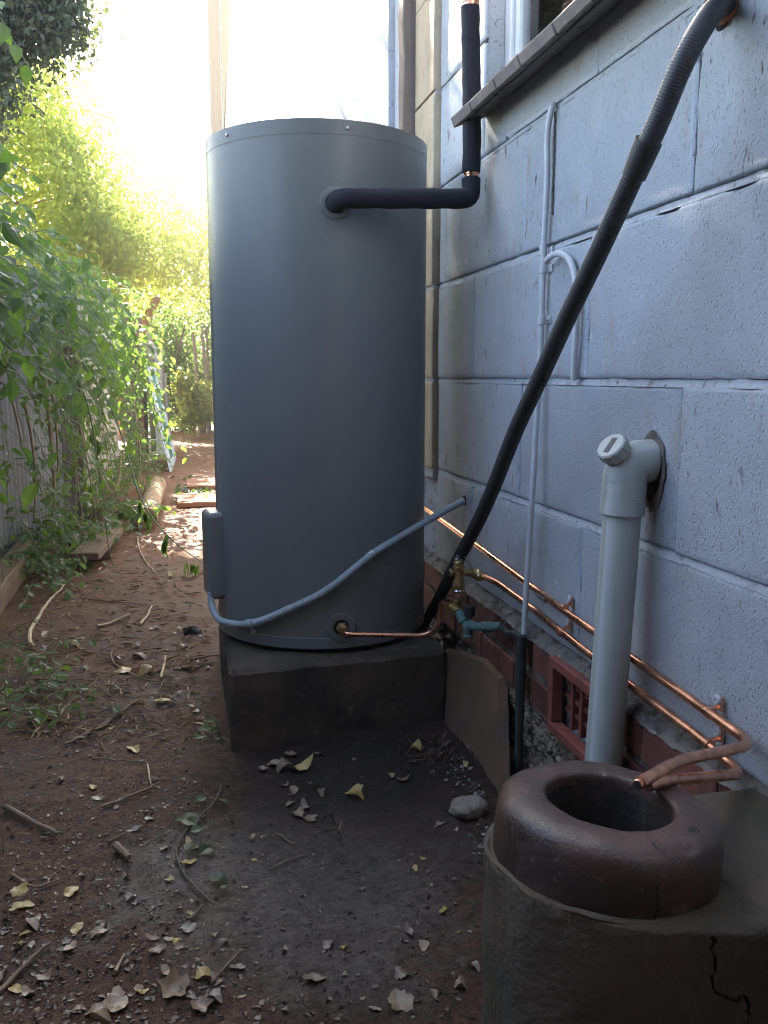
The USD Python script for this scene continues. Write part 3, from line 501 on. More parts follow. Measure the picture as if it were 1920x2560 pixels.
# ------------------------------------------------------------------ valve group between riser and tank
Y = 2.15
def V3(px, py, y=Y): return ony(px, py, y)
rv = thing('relief_valve', 'brass pressure relief valve with wire lever beside the tank base', 'valve')
zt = V3(1146, 1398); zb = V3(1146, 1482); r1 = .0135
def pr(px, pairs, y=Y): o = V3(px, pairs[0][1], y); return revolve([(r, V3(px, yy, y)[2]-o[2]) for r, yy in pairs], o, n=24)
obj('valve_body', pr(1146, [(0, 1486), (.0105, 1486), (.0105, 1474), (.0145, 1470), (.0155, 1456), (.0125, 1440), (.0125, 1424), (.0158, 1422), (.0158, 1416), (.0128, 1415), (.0128, 1411), (.0145, 1410), (.0145, 1404), (.0122, 1402), (0, 1402)]), M['brass'], rv)
obj('cap', pr(1146, [(.0112, 1403), (.0112, 1396), (.006, 1394), (0, 1394)]), M['chrome'], rv)
ha, hb_ = V3(1123, 1432), V3(1182, 1432, 2.16); obj('cross_arm', cat_(cyl(ha, hb_, .0088, 20, .001), cyl(ha, V3(1127, 1432), .0115, 20, .001), cyl(V3(1176, 1432, 2.158), hb_, .0118, 20, .001)), M['brass'], rv)
obj('outlet_nut', cat_(hexnut(V3(1190, 1437, 2.158), V3(1204, 1440, 2.158), .0155), cyl(V3(1182, 1434, 2.158), V3(1209, 1441, 2.157), .011, 18)), M['brassbright'], rv)
obj('plug', cyl(V3(1112, 1430), V3(1124, 1431), .005, 12), M['rubber'], rv)
lv = spline([V3(1146, 1394), V3(1142, 1389), V3(1152, 1390), V3(1165, 1396), V3(1174, 1408), V3(1177, 1424)], 30); obj('lever', tube(lv, .0018, 8), M['steel'], rv)
obj('chrome_collar', pr(1146, [(0, 1480), (.0135, 1480), (.0145, 1477), (.0125, 1473), (0, 1473)]), M['chrome'], rv)
obj('dark_nut', hexnut(V3(1146, 1492), V3(1146, 1480), .0135), M['copperdull'], rv)
obj('brass_nipple', pr(1144, [(0, 1514), (.0105, 1514), (.0105, 1500), (.009, 1499), (.009, 1490), (0, 1490)]), M['brass'], rv)
obj('tee', cat_(cyl(V3(1136, 1524, 2.16), V3(1140, 1510, 2.16), .0125, 20, .002), cyl(V3(1121, 1516, 2.165), V3(1133, 1521, 2.16), .0125, 20, .002), cyl(V3(1134, 1521, 2.155), V3(1146, 1531, 2.13), .0105, 18)), M['brass'], rv)
sv = thing('stop_valve', 'green corroded stop valve with black knob at the riser', 'valve')
obj('valve_body', cat_(cyl(V3(1143, 1527, 2.14), V3(1162, 1556, 2.11), .0125, 18, .002), revolve([(0, 0), (.0145, 0), (.0155, .004), (.012, .008), (.0125, .020), (.0155, .026), (.0165, .034), (.0125, .042), (0, .043)], V3(1170, 1592, 2.10), n=24)), M['verdigris'], sv)
kb = V3(1174, 1541, 2.10); obj('knob', cat_(revolve([(.0065, -.004), (.0085, 0), (.0135, .004), (.0142, .008), (.0142, .028), (.0125, .030), (0, .0305)], kb, n=24)), M['rubber'], sv)
obj('elbow', tube(fillet([V3(1174, 1560, 2.095), V3(1186, 1567, 2.07), V3(1216, 1568, 2.055)], .012), .0115, 18), M['verdigris'], sv)
obj('union', cat_(hexnut(V3(1204, 1568, 2.06), V3(1216, 1568, 2.055), .0145), cyl(V3(1214, 1568, 2.056), V3(1232, 1568, 2.05), .0138, 20, .001), cyl(V3(1230, 1567, 2.05), V3(1254, 1565, 2.03), .0105, 18, .001)), M['verdigris'], sv)
obj('hook', tube(spline([V3(1252, 1562, 2.03), V3(1260, 1560, 2.03), V3(1263, 1552, 2.03), V3(1259, 1547, 2.03), V3(1255, 1550, 2.03)], 24), .0024, 8), M['verdigris'], sv)
rs = thing('supply_riser', 'dark green crusted water supply pipe rising from the ground', 'pipe')
rp = ony(1304, 1590, 1.9); obj('riser_pipe', jitter(cat_(tube(A([[rp[0], 1.9, z] for z in np.linspace(-.1, rp[2], 40)]), .0105, 18), tube(A([[rp[0], 1.9, z] for z in np.linspace(.21, rp[2]+.001, 16)]), .0122, 18)), .0008, 60), M['riser'], rs)
obj('swan_neck', tube(spline([V3(1250, 1566, 2.03), V3(1258, 1572, 2.02), V3(1268, 1581, 2.0), V3(1283, 1583, 1.96), V3(1296, 1589, 1.93), ony(1304, 1598, 1.905)], 40), .0075, 14), M['riser'], rs)
ci = thing('inlet_pipe', 'copper inlet pipe running from tank base round to the brass valve', 'pipe')
n_ = onTank(853, 1568)[1]; q = inlet + n_*.004
obj('inlet_nut', cat_(hexnut(q, q+n_*.014, .0165), cyl(q+n_*.013, q+n_*.024, .0125, 18, .001), hexnut(q+n_*.022, q+n_*.032, .0125)), M['brass'], ci)
pi = fillet([q+n_*.028, q+n_*.052+A([.004, 0, -.004]), ony(1068, 1589, 2.235), ony(1099, 1560, 2.215), ony(1102, 1503, 2.205), ony(1123, 1515, 2.165)], .03, 9)
obj('pipe_run', tube(pi, .0068, 16), M['copper'], ci)

# ------------------------------------------------------------------ white waste pipe with inspection elbow
def unit_(v): return v/np.linalg.norm(v)
pv = thing('waste_pipe', 'white plastic waste pipe with capped elbow coming out of the wall', 'pipe')
X0 = .758; Y0 = float(onx(1556, 1270, X0)[1])
def PVp(px, py): return ony(px, py, Y0)[2]
zs = PVp(1560, 1285); bx = ony(1508, 1900, Y0); PT = A([X0, Y0, zs]); PD = unit_((PT-bx))
def on_(z): return PT + PD*((z-zs)/PD[2])
obj('pipe', revolve([(.0335, 0), (.0335, zs+.04)], on_(-.02), PD, n=48), M['pvc'], pv, smooth=True)
ec = .797; zso = ony(1560, 1203, Y0)[2]
obj('socket', revolve([(.0340, -.001), (.0388, 0), (.0392, .004), (.0388, zso-zs-.004), (.0378, zso-zs), (.0345, zso-zs+.004)], PT, PD, n=48), M['pvc'], pv, smooth=30)
path = fillet([on_(zso-.03), A([on_(ec)[0], Y0, ec+.004]), A([X0+.13, Y0, ec+.008])], .060, 18)
obj('elbow', tube(path, .0385, 40), M['pvc'], pv, smooth=True)
ax = A([-.66, -.22, .62]); ax /= np.linalg.norm(ax); c0 = A([X0, Y0, ec+.004]) + ax*.012
obj('branch', cyl(c0-ax*.01, c0+ax*.03, .0235, 32), M['pvc'], pv, smooth=True)
c1 = c0 + ax*.013; capm = obj('screw_cap', cyl(c1, c1+ax*.023, .0272, 40, .0025), M['pvc'], pv)
u_, w_ = frame(ax)
for i in range(12):
    a = i*math.pi/6; o = c1 + .0268*(math.cos(a)*u_+math.sin(a)*w_); obj('grip_rib', cyl(o+ax*.002, o+ax*.0205, .0019, 8), M['pvc'], capm)
hm = tr(box(-.016, .016, -.0055, .0055, -.001, .0006), np.stack([w_, u_, ax], 1), c1+ax*.0232); obj('key_slot', hm, M['ribbed'], capm, smooth=False)
obj('moulded_mark', tr(cat_(*[tube(A([[.010*math.cos(t)*1.6, .0045*math.sin(t), 0] for t in np.linspace(0, 2*np.pi, 30)]), .0008, 6)]), np.stack([A([.97, -.25, 0]), A([0, 0, 1.]), A([-.25, -.97, 0])], 1), A([X0, Y0, zs+.022])+A([-.25+.3, -.97, 0])*.0392), M['pvc'], pv)
hr = np.random.default_rng(3); an = np.linspace(0, 2*np.pi, 40, endpoint=False); rr = .046 + .008*hr.normal(size=40).cumsum()/6; rr = .0415+.010*(fbm(np.stack([np.cos(an)*2, np.sin(an)*2, an*0], 1), 3)-.4)
hv = np.vstack([[[WX-.0035, Y0, ec-.005]], np.stack([np.full(40, WX-.003), Y0+rr*np.cos(an)*.95, ec-.008+rr*np.sin(an)*1.25], 1)]); hf = A([[0, 1+i, 1+(i+1) % 40] for i in range(40)])
hv2 = hv.copy(); hv2[:, 0] += .0012; hv2[1:, 1:] = hv2[0, 1:] + (hv2[1:, 1:]-hv2[0, 1:])*(1.12+.35*noise(hv2[1:]*70))[:, None]; obj('chipped_render', (hv2, hf), M['brickmortar'], pv, smooth=False)
obj('broken_hole', (hv, hf), M['dark'], pv, smooth=False)

# ------------------------------------------------------------------ clay gully on its cement pier
GC = A([.484, .913]); GT = .450
RT = roty(.0785)@rotx(-.0146)
def tilt(m):   # the ring has settled towards the wall
    v, f, _ = meshkit.arrays(m); c = A([*GC, GT]); return (v-c)@RT.T+c, f
from shapely.geometry import Point, Polygon, box as sbox
from shapely.ops import unary_union
foot = unary_union([Point(*GC).buffer(.1465, 32), Polygon([(GC[0]-.02, .765), (.80, .765), (.80, 1.07), (GC[0]-.02, 1.06)])]).buffer(.02).buffer(-.02)
def extrude(poly, z0, z1):
    m = trimesh.creation.extrude_polygon(poly, z1-z0, engine='earcut'); m.apply_translation((0, 0, z0)); return m
def man(m):
    v, f, _ = meshkit.arrays(m); tmx = trimesh.Trimesh(v, f, process=True); tmx.merge_vertices(); tmx.update_faces(tmx.nondegenerate_faces()); trimesh.repair.fix_normals(tmx)
    if tmx.volume < 0: tmx.invert()
    return manifold3d.Manifold(manifold3d.Mesh(np.asarray(tmx.vertices, np.float32), np.asarray(tmx.faces, np.uint32)))
def solid(prof, n): return manifold3d.CrossSection([prof]).revolve(n).translate((*GC, 0))
pier_t = thing('gully_pier', 'weathered cement pier with a long crack, under the clay gully ring', 'pier')
blockp = Polygon([(GC[0]-.02, .765), (.80, .765), (.80, 1.07), (GC[0]-.02, 1.06)]).buffer(-.012).buffer(.012)
full = manifold3d.Manifold.batch_hull([man(extrude(blockp.buffer(-.014*(1-math.cos(k*math.pi/12))), -.05, .346+.014*math.sin(k*math.pi/12))) for k in range(7)])
full = full + solid([(0, -.05), (.1475, -.05), (.1475, .362), (.1465, .368), (.143, .373), (.137, .376), (0, .376)], 72).translate((-GC[0], -GC[1], -GT)).transform(np.hstack([RT, [[0], [0], [0]]])).translate((*GC, GT)) + solid([(0, .33), (.178, .352), (.158, .362), (.146, .371), (0, .375)], 48)
full = full ^ man(extrude(unary_union([Point(*GC).buffer(.1475, 32), blockp]), -.06, .5))
bore = manifold3d.Manifold.cylinder(.4, .085, .085, 40).translate((*GC, .05)); full = full - bore
ck = [(ony(1760, 2285, .78)[0], .358), (ony(1785, 2325, .77)[0], .335), (ony(1792, 2375, .765)[0], .30), (ony(1830, 2398, .765)[0], .285), (ony(1872, 2385, .765)[0], .285), (ony(1882, 2440, .765)[0], .262), (ony(1872, 2500, .765)[0], .225), (ony(1872, 2560, .765)[0], .19), (.59, .0)]
rk_ = np.random.default_rng(4); ck2 = []
for a, b in zip(ck[:-1], ck[1:]):
    for t_ in np.linspace(0, 1, 5)[:-1]: ck2.append(tuple(A(a)+(A(b)-A(a))*t_+rk_.normal(size=2)*.0022*(t_ > 0)))
ck = ck2+[ck[-1]]
for a, b in zip(ck[:-1], ck[1:]):
    d = A(b)-A(a); L = np.linalg.norm(d); nrm2 = A([-d[1], d[0]])/L*(.0006+.0022*rk_.random()); q = [A(a)-nrm2-d/L*.002, A(b)-nrm2*.8+d/L*.002, A(b)+nrm2*.8+d/L*.002, A(a)+nrm2-d/L*.002]
    pr_ = manifold3d.CrossSection([[tuple(x) for x in q]]); pr_ = pr_ if pr_.area() > 0 else manifold3d.CrossSection([[tuple(x) for x in q[::-1]]])
    full = full - pr_.extrude(.11).rotate((90, 0, 0)).translate((0, .85, 0))
full = full.refine_to_length(.014)
obj('pier_body', jitter(jitter(full, .003, 14, 3), .0012, 60, 5), M['pier'], pier_t, smooth=35)
bead = tube(A([[GC[0]+.139*math.cos(t), GC[1]+.1365*math.sin(t), .3755] for t in np.linspace(0, 2*np.pi, 90)]), .0038, 8, False)
obj('mortar_bead', jitter(tilt(bead), .004, 30, 7), M['pier'], pier_t)
ring = revolve([(.0735, -.016), (.0740, -.009), (.0750, -.004), (.0772, -.0012), (.081, 0), (.090, .0006), (.100, .0004), (.110, -.0008), (.1185, -.0034), (.1248, -.0076), (.1290, -.0135), (.1315, -.021), (.1328, -.032), (.1334, -.048), (.1336, -.062), (.1328, -.074)], (*GC, GT), n=140)
rv0 = ring[0]; rad_ = np.linalg.norm(rv0[:, :2]-GC, axis=1); nz_ = fbm(rv0*26, 3, 31); ring = (rv0 + np.stack([rv0[:, 0]-GC[0], rv0[:, 1]-GC[1], rv0[:, 2]*0-.0], 1)*(-np.maximum(0, nz_-.62)*.12)[:, None] + A([0, 0, 1.])*((fbm(rv0*14, 2, 5)-.5)*.005)[:, None], ring[1])
gr_ = thing('gully_ring', 'brown salt glazed clay gully ring with a round opening', 'gully')
obj('ring', tilt(jitter(jitter(ring, .0011, 14, 4), .0007, 70, 9)), M['glaze'], gr_, smooth=True)
def prj(p): d = A(p)-EYE; c = d@fw; return 960+FPX*(d@rt)/c
ca_ = min(np.linspace(-2.2, -.2, 400), key=lambda a: abs(prj([GC[0]+.133*math.cos(a), GC[1]+.133*math.sin(a), .41])-1652)); cpts = []
for i, (r_c, h_c) in enumerate([(.106, -.0002), (.1145, -.003), (.1215, -.0082), (.1268, -.0153), (.1302, -.0233), (.1322, -.034), (.1332, -.048), (.1336, -.062), (.1328, -.073)]):
    a_ = ca_ + .012*math.sin(i*2.1) + .02*(i < 2); cpts.append([GC[0]+(r_c+.0002)*math.cos(a_), GC[1]+(r_c+.0002)*math.sin(a_), GT+h_c])
obj('hairline_crack', tilt(jitter(tube(A(cpts), .0009, 5), .0011, 14, 4)), M['dark'], gr_)
sp_ = trimesh.creation.icosphere(2, 1.); obj('tar_spot', tilt(jitter((sp_.vertices*A([.008, .006, .0012])+A([GC[0]+.062, GC[1]-.083, GT-.001]), sp_.faces), .004, 120, 3)), M['char'], gr_)
obj('throat', tilt(revolve([(.055, -.40), (.060, -.2), (.067, -.08), (.0705, -.03), (.0736, -.0155)], (*GC, GT), n=60)), M['throat'], gr_, smooth=True)
obj('drain_water', revolve([(0, 0), (.066, 0)], (*GC, GT-.27), n=32), M['dark'], pier_t, smooth=False)
rg = np.random.default_rng(12)
# ------------------------------------------------------------------ leaves and plants
TEMPL = A([[0, 0, 0], [.28, 0, -.03], [.62, 0, -.06], [1, 0, -.2], [.24, .27, .05], [.6, .26, .02], [.24, -.27, .05], [.6, -.26, .02]])
TF = A([[0, 1, 4], [0, 6, 1], [1, 5, 4], [1, 2, 5], [1, 7, 2], [1, 6, 7], [2, 3, 5], [2, 7, 3]])
Q4 = A([[0, 0, 0], [.5, .3, .06], [1, 0, -.08], [.5, -.3, .06]]); QF = A([[0, 2, 1], [0, 3, 2]])
def unit(v): return v/np.maximum(np.linalg.norm(v, axis=-1, keepdims=True), 1e-9)
def leaves(P, T, N, S, templ=TEMPL, tf=TF, width=1.):
    T = unit(T); B = unit(np.cross(N, T)); N = np.cross(T, B); S = np.broadcast_to(S, len(P))
    V = P[:, None] + S[:, None, None]*(templ[None, :, :1]*T[:, None] + templ[None, :, 1:2]*width*B[:, None] + templ[None, :, 2:]*N[:, None])
    F = tf[None] + (np.arange(len(P))*len(templ))[:, None, None]; return V.reshape(-1, 3), F.reshape(-1, 3)
def canopy(rng, blobs, n, size, clump=.22, shell=.55, squash=1., droop=.3):
    """leaf points gathered in clumps through ellipsoids: blobs = (centre, radii, weight)"""
    w = A([b[2] for b in blobs], float); w /= w.sum(); out = []
    for (c, r, _), wi in zip(blobs, w):
        nc = max(3, int(n*wi/38)); d = unit(rng.normal(size=(nc, 3))); rad = (shell+(1-shell)*rng.random((nc, 1))**.6)
        rad *= .72+.5*noise(d*2.3+A(c)*.7, 3)[:, None]
        cc = A(c) + d*rad*A(r); k = int(n*wi/nc)
        cl = clump*(.6+.8*rng.random((nc, 1, 1))); P = cc[:, None] + rng.normal(size=(nc, k, 3))*cl; out.append(P.reshape(-1, 3))
    P = np.vstack(out); T = rng.normal(size=P.shape); T[:, 2] -= droop; N = rng.normal(size=P.shape); N[:, 2] += .6
    return leaves(P, T, N, size*(.6+.8*rng.random(len(P))), Q4, QF)
def branchy(rng, base, top, r0, n=6, spread=.8, lift=.7):
    base, top = A(base, float), A(top, float); P = spline([base, base*.5+top*.5+rng.normal(size=3)*A([.12, .12, 0])*np.linalg.norm(top-base)*.3, top], 14); ms = [tube(P, np.linspace(r0, r0*.35, 14), 9)]
    for i in range(n):
        t = int(4+9*i/n); a = P[t]; d = rng.normal(size=3)*A([1, 1, .3]); d = d/np.linalg.norm(d)*spread; e = a + d + A([0, 0, lift]); ms.append(tube(spline([a, a*.5+e*.5+A([0, 0, .1*spread]), e], 8), np.linspace(r0*.4, r0*.08, 8), 6))
    return cat_(*ms)
# tall tree behind the fence, upper left; unseen upper crown shaped to block sun
r_ = np.random.default_rng(21)
t = thing('tall_tree', 'tall dark grey green tree at upper left behind the sunlit bush', 'tree')
obj('trunk', branchy(r_, (-4.1, 11.2, 0), (-3.9, 10.8, 6.5), .17, 9, 1.6, .9), M['greybark'], t)
obj('crown', cat_(canopy(r_, [((-2.75, 10.2, 6.6), (1.85, 1.6, 2.3), 6), ((-3.4, 10.0, 5.0), (1.5, 1.3, 1.1), 1.8), ((-2.6, 10.0, 8.7), (1.5, 1.4, 1.0), 1.5), ((-4.5, 9.6, 7.0), (1.6, 1.5, 1.7), 1.2)], 70000, .10, .2, .15),
    canopy(r_, [((-1.5, 10.2, 7.1), (.62, 1.3, 1.35), 2), ((-1.6, 10.4, 5.7), (.62, .9, .9), 1.3), ((-1.12, 10.2, 6.35), (.62, 1.0, .9), 1.6), ((-1.25, 10.2, 7.2), (.55, .8, .5), .7)], 92000, .10, .12, .0), canopy(r_, [((-1.8, 10.3, 4.55), (.75, .8, .62), 1.5), ((-1.2, 10.4, 4.75), (.42, .5, .4), .5), ((-2.0, 10.0, 3.7), (.5, .5, .5), .5)], 16000, .075, .13, .25)), M['treeleaf'], t, smooth=False)
# sunlit bush over the fence
b = thing('sunlit_bush', 'large sunlit yellow green bush spilling over the fence', 'bush')
obj('trunk', branchy(r_, (-2.6, 13.4, 0), (-2.4, 13.2, 3.6), .09, 10, 1.3, .8), M['bark'], b)
obj('crown', canopy(r_, [((-2.2, 13.2, 3.0), (1.3, 1.5, 1.5), 3), ((-1.35, 14.0, 2.5), (.9, 1.3, .9), 1.6), ((-3.2, 13.0, 3.4), (1.0, 1.2, 1.1), 1.2), ((-2.55, 13.2, 4.1), (.8, 1.1, .9), 1.5), ((-1.9, 12.4, 1.9), (.8, 1.0, .8), 1), ((-1.7, 13.3, 4.55), (.6, .8, .65), 1.2), ((-1.2, 13.4, 3.85), (.5, .8, .6), 1.2), ((-.75, 13.5, 2.9), (.45, .8, .6), 1)], 25000, .085, .2, .42), M['bushleaf'], b, smooth=False)
sp = [spline([A([x, 13.1, 4.6]), A([x-.06, 13.1, 5.0+.06*i]), A([x-.2-.04*i, 13.0, 5.4+.09*i])], 8) for i, x in enumerate((-2.3, -2.5, -2.7, -1.9, -2.1))]
for s_ in sp: obj('flower_spike', tube(s_, np.linspace(.03, .015, 8), 7), M['shrubleaf'], b)
# leaning orange trunk tree and the hedge closing the path
t2 = thing('leaning_tree', 'tree with leaning orange brown trunk beyond the end of the fence', 'tree')
k0, k1, k2_ = ony(330, 870, 14.5), ony(375, 780, 14.6), ony(420, 690, 14.8)
obj('trunk', cat_(tube(spline([A([k0[0]-.15, 14.5, 0]), k0, k1, k2_*.4+k1*.6], 24), np.linspace(.12, .06, 24), 10)), M['bark'], t2)
obj('crown', canopy(r_, [((-.75, 15.2, 3.1), (1.0, 1.3, 1.0), 2), ((.2, 15.6, 3.0), (1.0, 1.0, .9), 2), ((-1.3, 13.8, 2.7), (.8, 1.0, .8), 1.2), ((-2.2, 14.5, 4.2), (1.1, 1.2, 1.0), 2)], 34000, .07, .17, .35), M['bushleaf'], t2, smooth=False)
t3 = thing('end_hedge', 'dense olive green hedge closing the end of the path', 'hedge')
obj('stem', cat_(*[branchy(r_, (x, 15.6+.3*(i % 2), 0), (x+.1, 15.7, 1.8), .045, 4, .5, .4) for i, x in enumerate((-.5, .0, .35, .7))]), M['greybark'], t3)
obj('crown', canopy(r_, [((.25, 16.2, 1.45), (1.0, .7, 1.1), 3), ((-.55, 16.4, 1.3), (.7, .6, 1.1), 1.5), ((.1, 16.4, .5), (1.3, .6, .6), 2.6)], 27000, .055, .13, .3), M['hedgeleaf'], t3, smooth=False)
t4 = thing('yellow_shrub', 'small sunlit yellow green shrub at the far end of the path', 'shrub')
obj('stem', branchy(r_, (.2, 14.4, 0), (.15, 14.4, .5), .018, 6, .3, .25), M['stem'], t4)
obj('crown', canopy(r_, [((.20, 14.4, .52), (.30, .28, .42), 2), ((.02, 14.4, .85), (.12, .12, .3), .5)], 2600, .075, .06, .3, droop=0), M['shrubleaf'], t4, smooth=False)
# pale trunks behind
for (px, lab) in ((500, 'left of the two thin pale trunks at the end of the path'), (522, 'right of the two thin pale trunks, close to the tank edge')):
    q = ony(px, 1060, 15.2); obj('thin_trunk', tube(spline([A([q[0], 15.2, 0]), A([q[0]-.02, 15.2, .8]), A([q[0]-.07, 15.2, 1.7])], 12), np.linspace(.04, .022, 12), 9), M['post'], label=lab, cat='tree trunk')
# backdrop trees further off so that the horizon is closed
for i, (x, y, z, rx, rz, lab) in enumerate([(-7.5, 17, 2.6, 3, 2.6, 'broad green tree far left beyond the fence'), (-2.2, 24, 2.2, 3.2, 2.3, 'rounded green tree far beyond the hedge')]):
    tt = thing('far_tree', lab, 'tree'); obj('trunk', branchy(r_, (x, y, 0), (x, y, z), .16, 6, 1.4, .8), M['greybark'], tt)
    obj('crown', canopy(r_, [((x, y, z), (rx, 1.8, rz), 2), ((x+rx*.5, y-.5, z*.7), (rx*.5, 1.2, rz*.6), 1)], 16000, .13, .3, .4), M['bushleaf'], tt, smooth=False)

# ------------------------------------------------------------------ fence
def fx(y): return -1.0 + .09*(np.asarray(y, float)-3.3)
fence = thing('patchwork_fence', 'patchwork fence of metal sheet, fibro and dark posts along the path', 'fence')
def sheet(y0, y1, z0, z1, corr, mname, off=0., part='fence_sheet', tilt=0.):
    u = np.arange(y0, y1+.001, .012 if corr else .25)
    v, f = grid(u, A([0., 1.]), lambda U, W: np.stack([fx(U)+off+(corr*np.sin(2*np.pi*U/.076) if corr else 0)-tilt*W, U, z0+(z1-z0)*W], 1)); n = len(v); v2 = v+A([-.004, 0, 0])
    return obj(part, (np.vstack([v, v2]), np.vstack([f, f[:, ::-1]+n])), M[mname], fence, smooth=True)
sheet(-1.5, 2.3, 0, 1.5, .009, 'zinc'); sheet(2.25, 4.1, 0, 1.52, .009, 'zinc', .012); sheet(4.06, 6.0, .02, 1.5, .009, 'zinc', 0)
sheet(6.35, 8.55, .05, 1.52, 0, 'fibro', -.02); sheet(9.0, 9.6, .05, 1.4, 0, 'palegreywood', -.02); sheet(9.9, 10.4, .05, 1.3, .009, 'zinc', -.02)
def fpost(y, w, h, mname, off=.03, part='fence_post', lean=0.):
    x = float(fx(y))+off; m = jitter(sub(cbox(x-w/2, x+w/2, y-w/2, y+w/2, -.05, h, .005), 3), .004, 9, int(y*10)); m[0][:, 1] += lean*m[0][:, 2]; obj(part, m, M[mname], fence)
fpost(6.17, .14, 1.45, 'darkwood'); fpost(8.8, .09, 1.50, 'darkwood', .03); fpost(9.15, .085, 1.2, 'darkwood', .02); fpost(9.62, .08, 1.55, 'redbrown', .02); fpost(10.5, .06, 1.5, 'cream', .02, 'fence_pole'); fpost(6.33, .05, 1.4, 'redbrown', .03)
for i, y in enumerate((11.3, 11.5, 11.75, 12.0)): fpost(y, .13, 1.35-.18*i, 'post' if i % 2 else 'palegreywood', .0, 'fence_paling')
obj('fence_rail', tr(box(0, .04, 0, 6.2, 1.1, 1.17), rotz(-math.atan(.09)), (float(fx(6.0))-.06, 6.0, 0)), M['darkwood'], fence, smooth=False)
# leaning screen frame
sf = thing('leaning_screen', 'white framed green screen panel leaning on the fence', 'screen')
a0, b0 = G(424, 1180), G(436, 1147); a1, b1 = ony(362, 905, a0[1]), ony(383, 925, b0[1]); a1[2] = min(a1[2], 1.12); b1[2] = a1[2]
def bar(p, q, wdt, nrm, side): # flat rail with the given width towards side
    s = side/np.linalg.norm(side)*wdt; nn = nrm/np.linalg.norm(nrm)*.022; v = A([p, p+s, q, q+s]); v = np.vstack([v, v+nn]); return trimesh.convex.convex_hull(v).vertices, trimesh.convex.convex_hull(v).faces
al, upv = b0-a0, a1-a0; nr = np.cross(al, upv); nr = nr if nr[0] > 0 else -nr
obj('side_rail', bar(a0, a1, .20*np.linalg.norm(al), nr, al), M['whiteframe'], sf, smooth=False); obj('side_rail', bar(b0, b1, .27*np.linalg.norm(al), nr, -al), M['whiteframe'], sf, smooth=False)
obj('bottom_rail', bar(a0+al*.05, b0-al*.05, .07, nr*.9, upv), M['whiteframe'], sf, smooth=False); obj('top_rail', bar(a1+al*.05, b1-al*.05, .07, nr*.9, -upv), M['whiteframe'], sf, smooth=False)
nh = nr/np.linalg.norm(nr)*.006
gp = A([a0+al*.04+upv*.05, b0-al*.05+upv*.05, b1-al*.05-upv*.05, a1+al*.04-upv*.05]); obj('green_panel', (np.vstack([gp+nh, gp+nh*1.6]), A([[0, 1, 2], [0, 2, 3], [4, 6, 5], [4, 7, 6]])), M['screen_green'], sf, smooth=False)

# ------------------------------------------------------------------ timber on the ground along the fence
la, lb = G(395, 1232), G(366, 1322); la[2] = lb[2] = .068
Pl = np.linspace(la, lb, 24); obj('round_log', jitter(tube(Pl, .068, 20), .004, 12), M['log'], label='pale round debarked log lying by the fence foot', cat='log')
q0, q1 = G(345, 1190), G(312, 1268); Pb = np.linspace(q0, q1, 6)
def beam(p, q, w_, h_, lift=0., seed=0):
    d = unit(q-p); s = unit(np.cross([0, 0, 1.], d)); u3 = np.cross(d, s); L = np.linalg.norm(q-p); m = sub(cbox(0, L, -w_/2, w_/2, 0, h_, .005), 4); m = jitter(m, .004, 11, seed); v, f, _ = meshkit.arrays(m)
    return v[:, :1]*d + v[:, 1:2]*s + v[:, 2:]*u3 + p + A([0, 0, lift]), f
obj('beam', beam(G(338, 1205)-A([.13, 0, 0]), G(300, 1300)-A([.16, 0, 0]), .09, .09, .0, 2), M['redbrown'], label='short red brown timber beam beside the round log', cat='beam')
obj('plank', beam(G(292, 1352)-A([.02, 0, 0]), G(213, 1430), .14, .04, .055, 4), M['plank'], label='weathered plank with a split end lying near the fence', cat='plank')
obj('bearer', beam(G(255, 1370)-A([.2, 0, 0]), G(255, 1400)+A([.02, 0, 0]), .07, .07, .0, 5), M['darkwood'], label='dark timber block under the split plank', cat='block')
obj('sleeper', beam(G(85, 1430)-A([.07, -.3, 0]), G(5, 1570)-A([.08, .3, 0]), .10, .11, .0, 6), M['plank'], label='weathered brown timber sleeper at the left edge', cat='sleeper')
obj('clay_paver', jitter(sub(cbox(-.055, .30, 6.56, 7.12, .005, .042, .006), 3), .003, 12), M['paver'], label='red clay paving slab on the path behind the tank', cat='paver')
obj('clay_paver', jitter(sub(cbox(.02, .36, 7.6, 8.2, .005, .038, .006), 3), .003, 12), M['paver'], label='farther red paving slab almost hidden by the tank', cat='paver')
sb = Polygon([(.295, 1.50), (.70, 1.50), (.70, 1.85), (.295, 1.85)]).buffer(-.03).buffer(.03)
obj('sunken_slab', (lambda vf: (vf[0]+A([0, 0, 1.])*(gh(vf[0][:, 0], vf[0][:, 1])*(vf[0][:, 2] > -.03) - np.clip(1.74-vf[0][:, 1], 0, 1)*.06 - np.clip(vf[0][:, 0]-.5, 0, 1)*.06)[:, None], vf[1]))(jitter(man(extrude(sb, -.05, .0075)).refine_to_length(.015), .0015, 12)), M['soil'], label='earth covered slab with a rounded corner sunk in the dirt', cat='slab')
rk = trimesh.creation.icosphere(3, 1.); v = rk.vertices.copy(); v = np.sign(v)*np.abs(v)**.75*A([.046, .032, .022])
c = G(1173, 2032); obj('rubble_lump', jitter(jitter((v@rotz(.35).T + c + A([0, 0, .010]), rk.faces), .011, 24, 3), .003, 110, 6), M['stone'], label='pale lump of broken concrete beside the cement slab', cat='rubble', smooth=30)
c = G(478, 1583); ch = trimesh.creation.icosphere(2, 1.); obj('charred_lump', jitter((ch.vertices*A([.03, .025, .018])+c+A([0, 0, .01]), ch.faces), .014, 60, 2), M['char'], label='black crumpled scrap on the dirt left of the tank', cat='scrap', smooth=False)

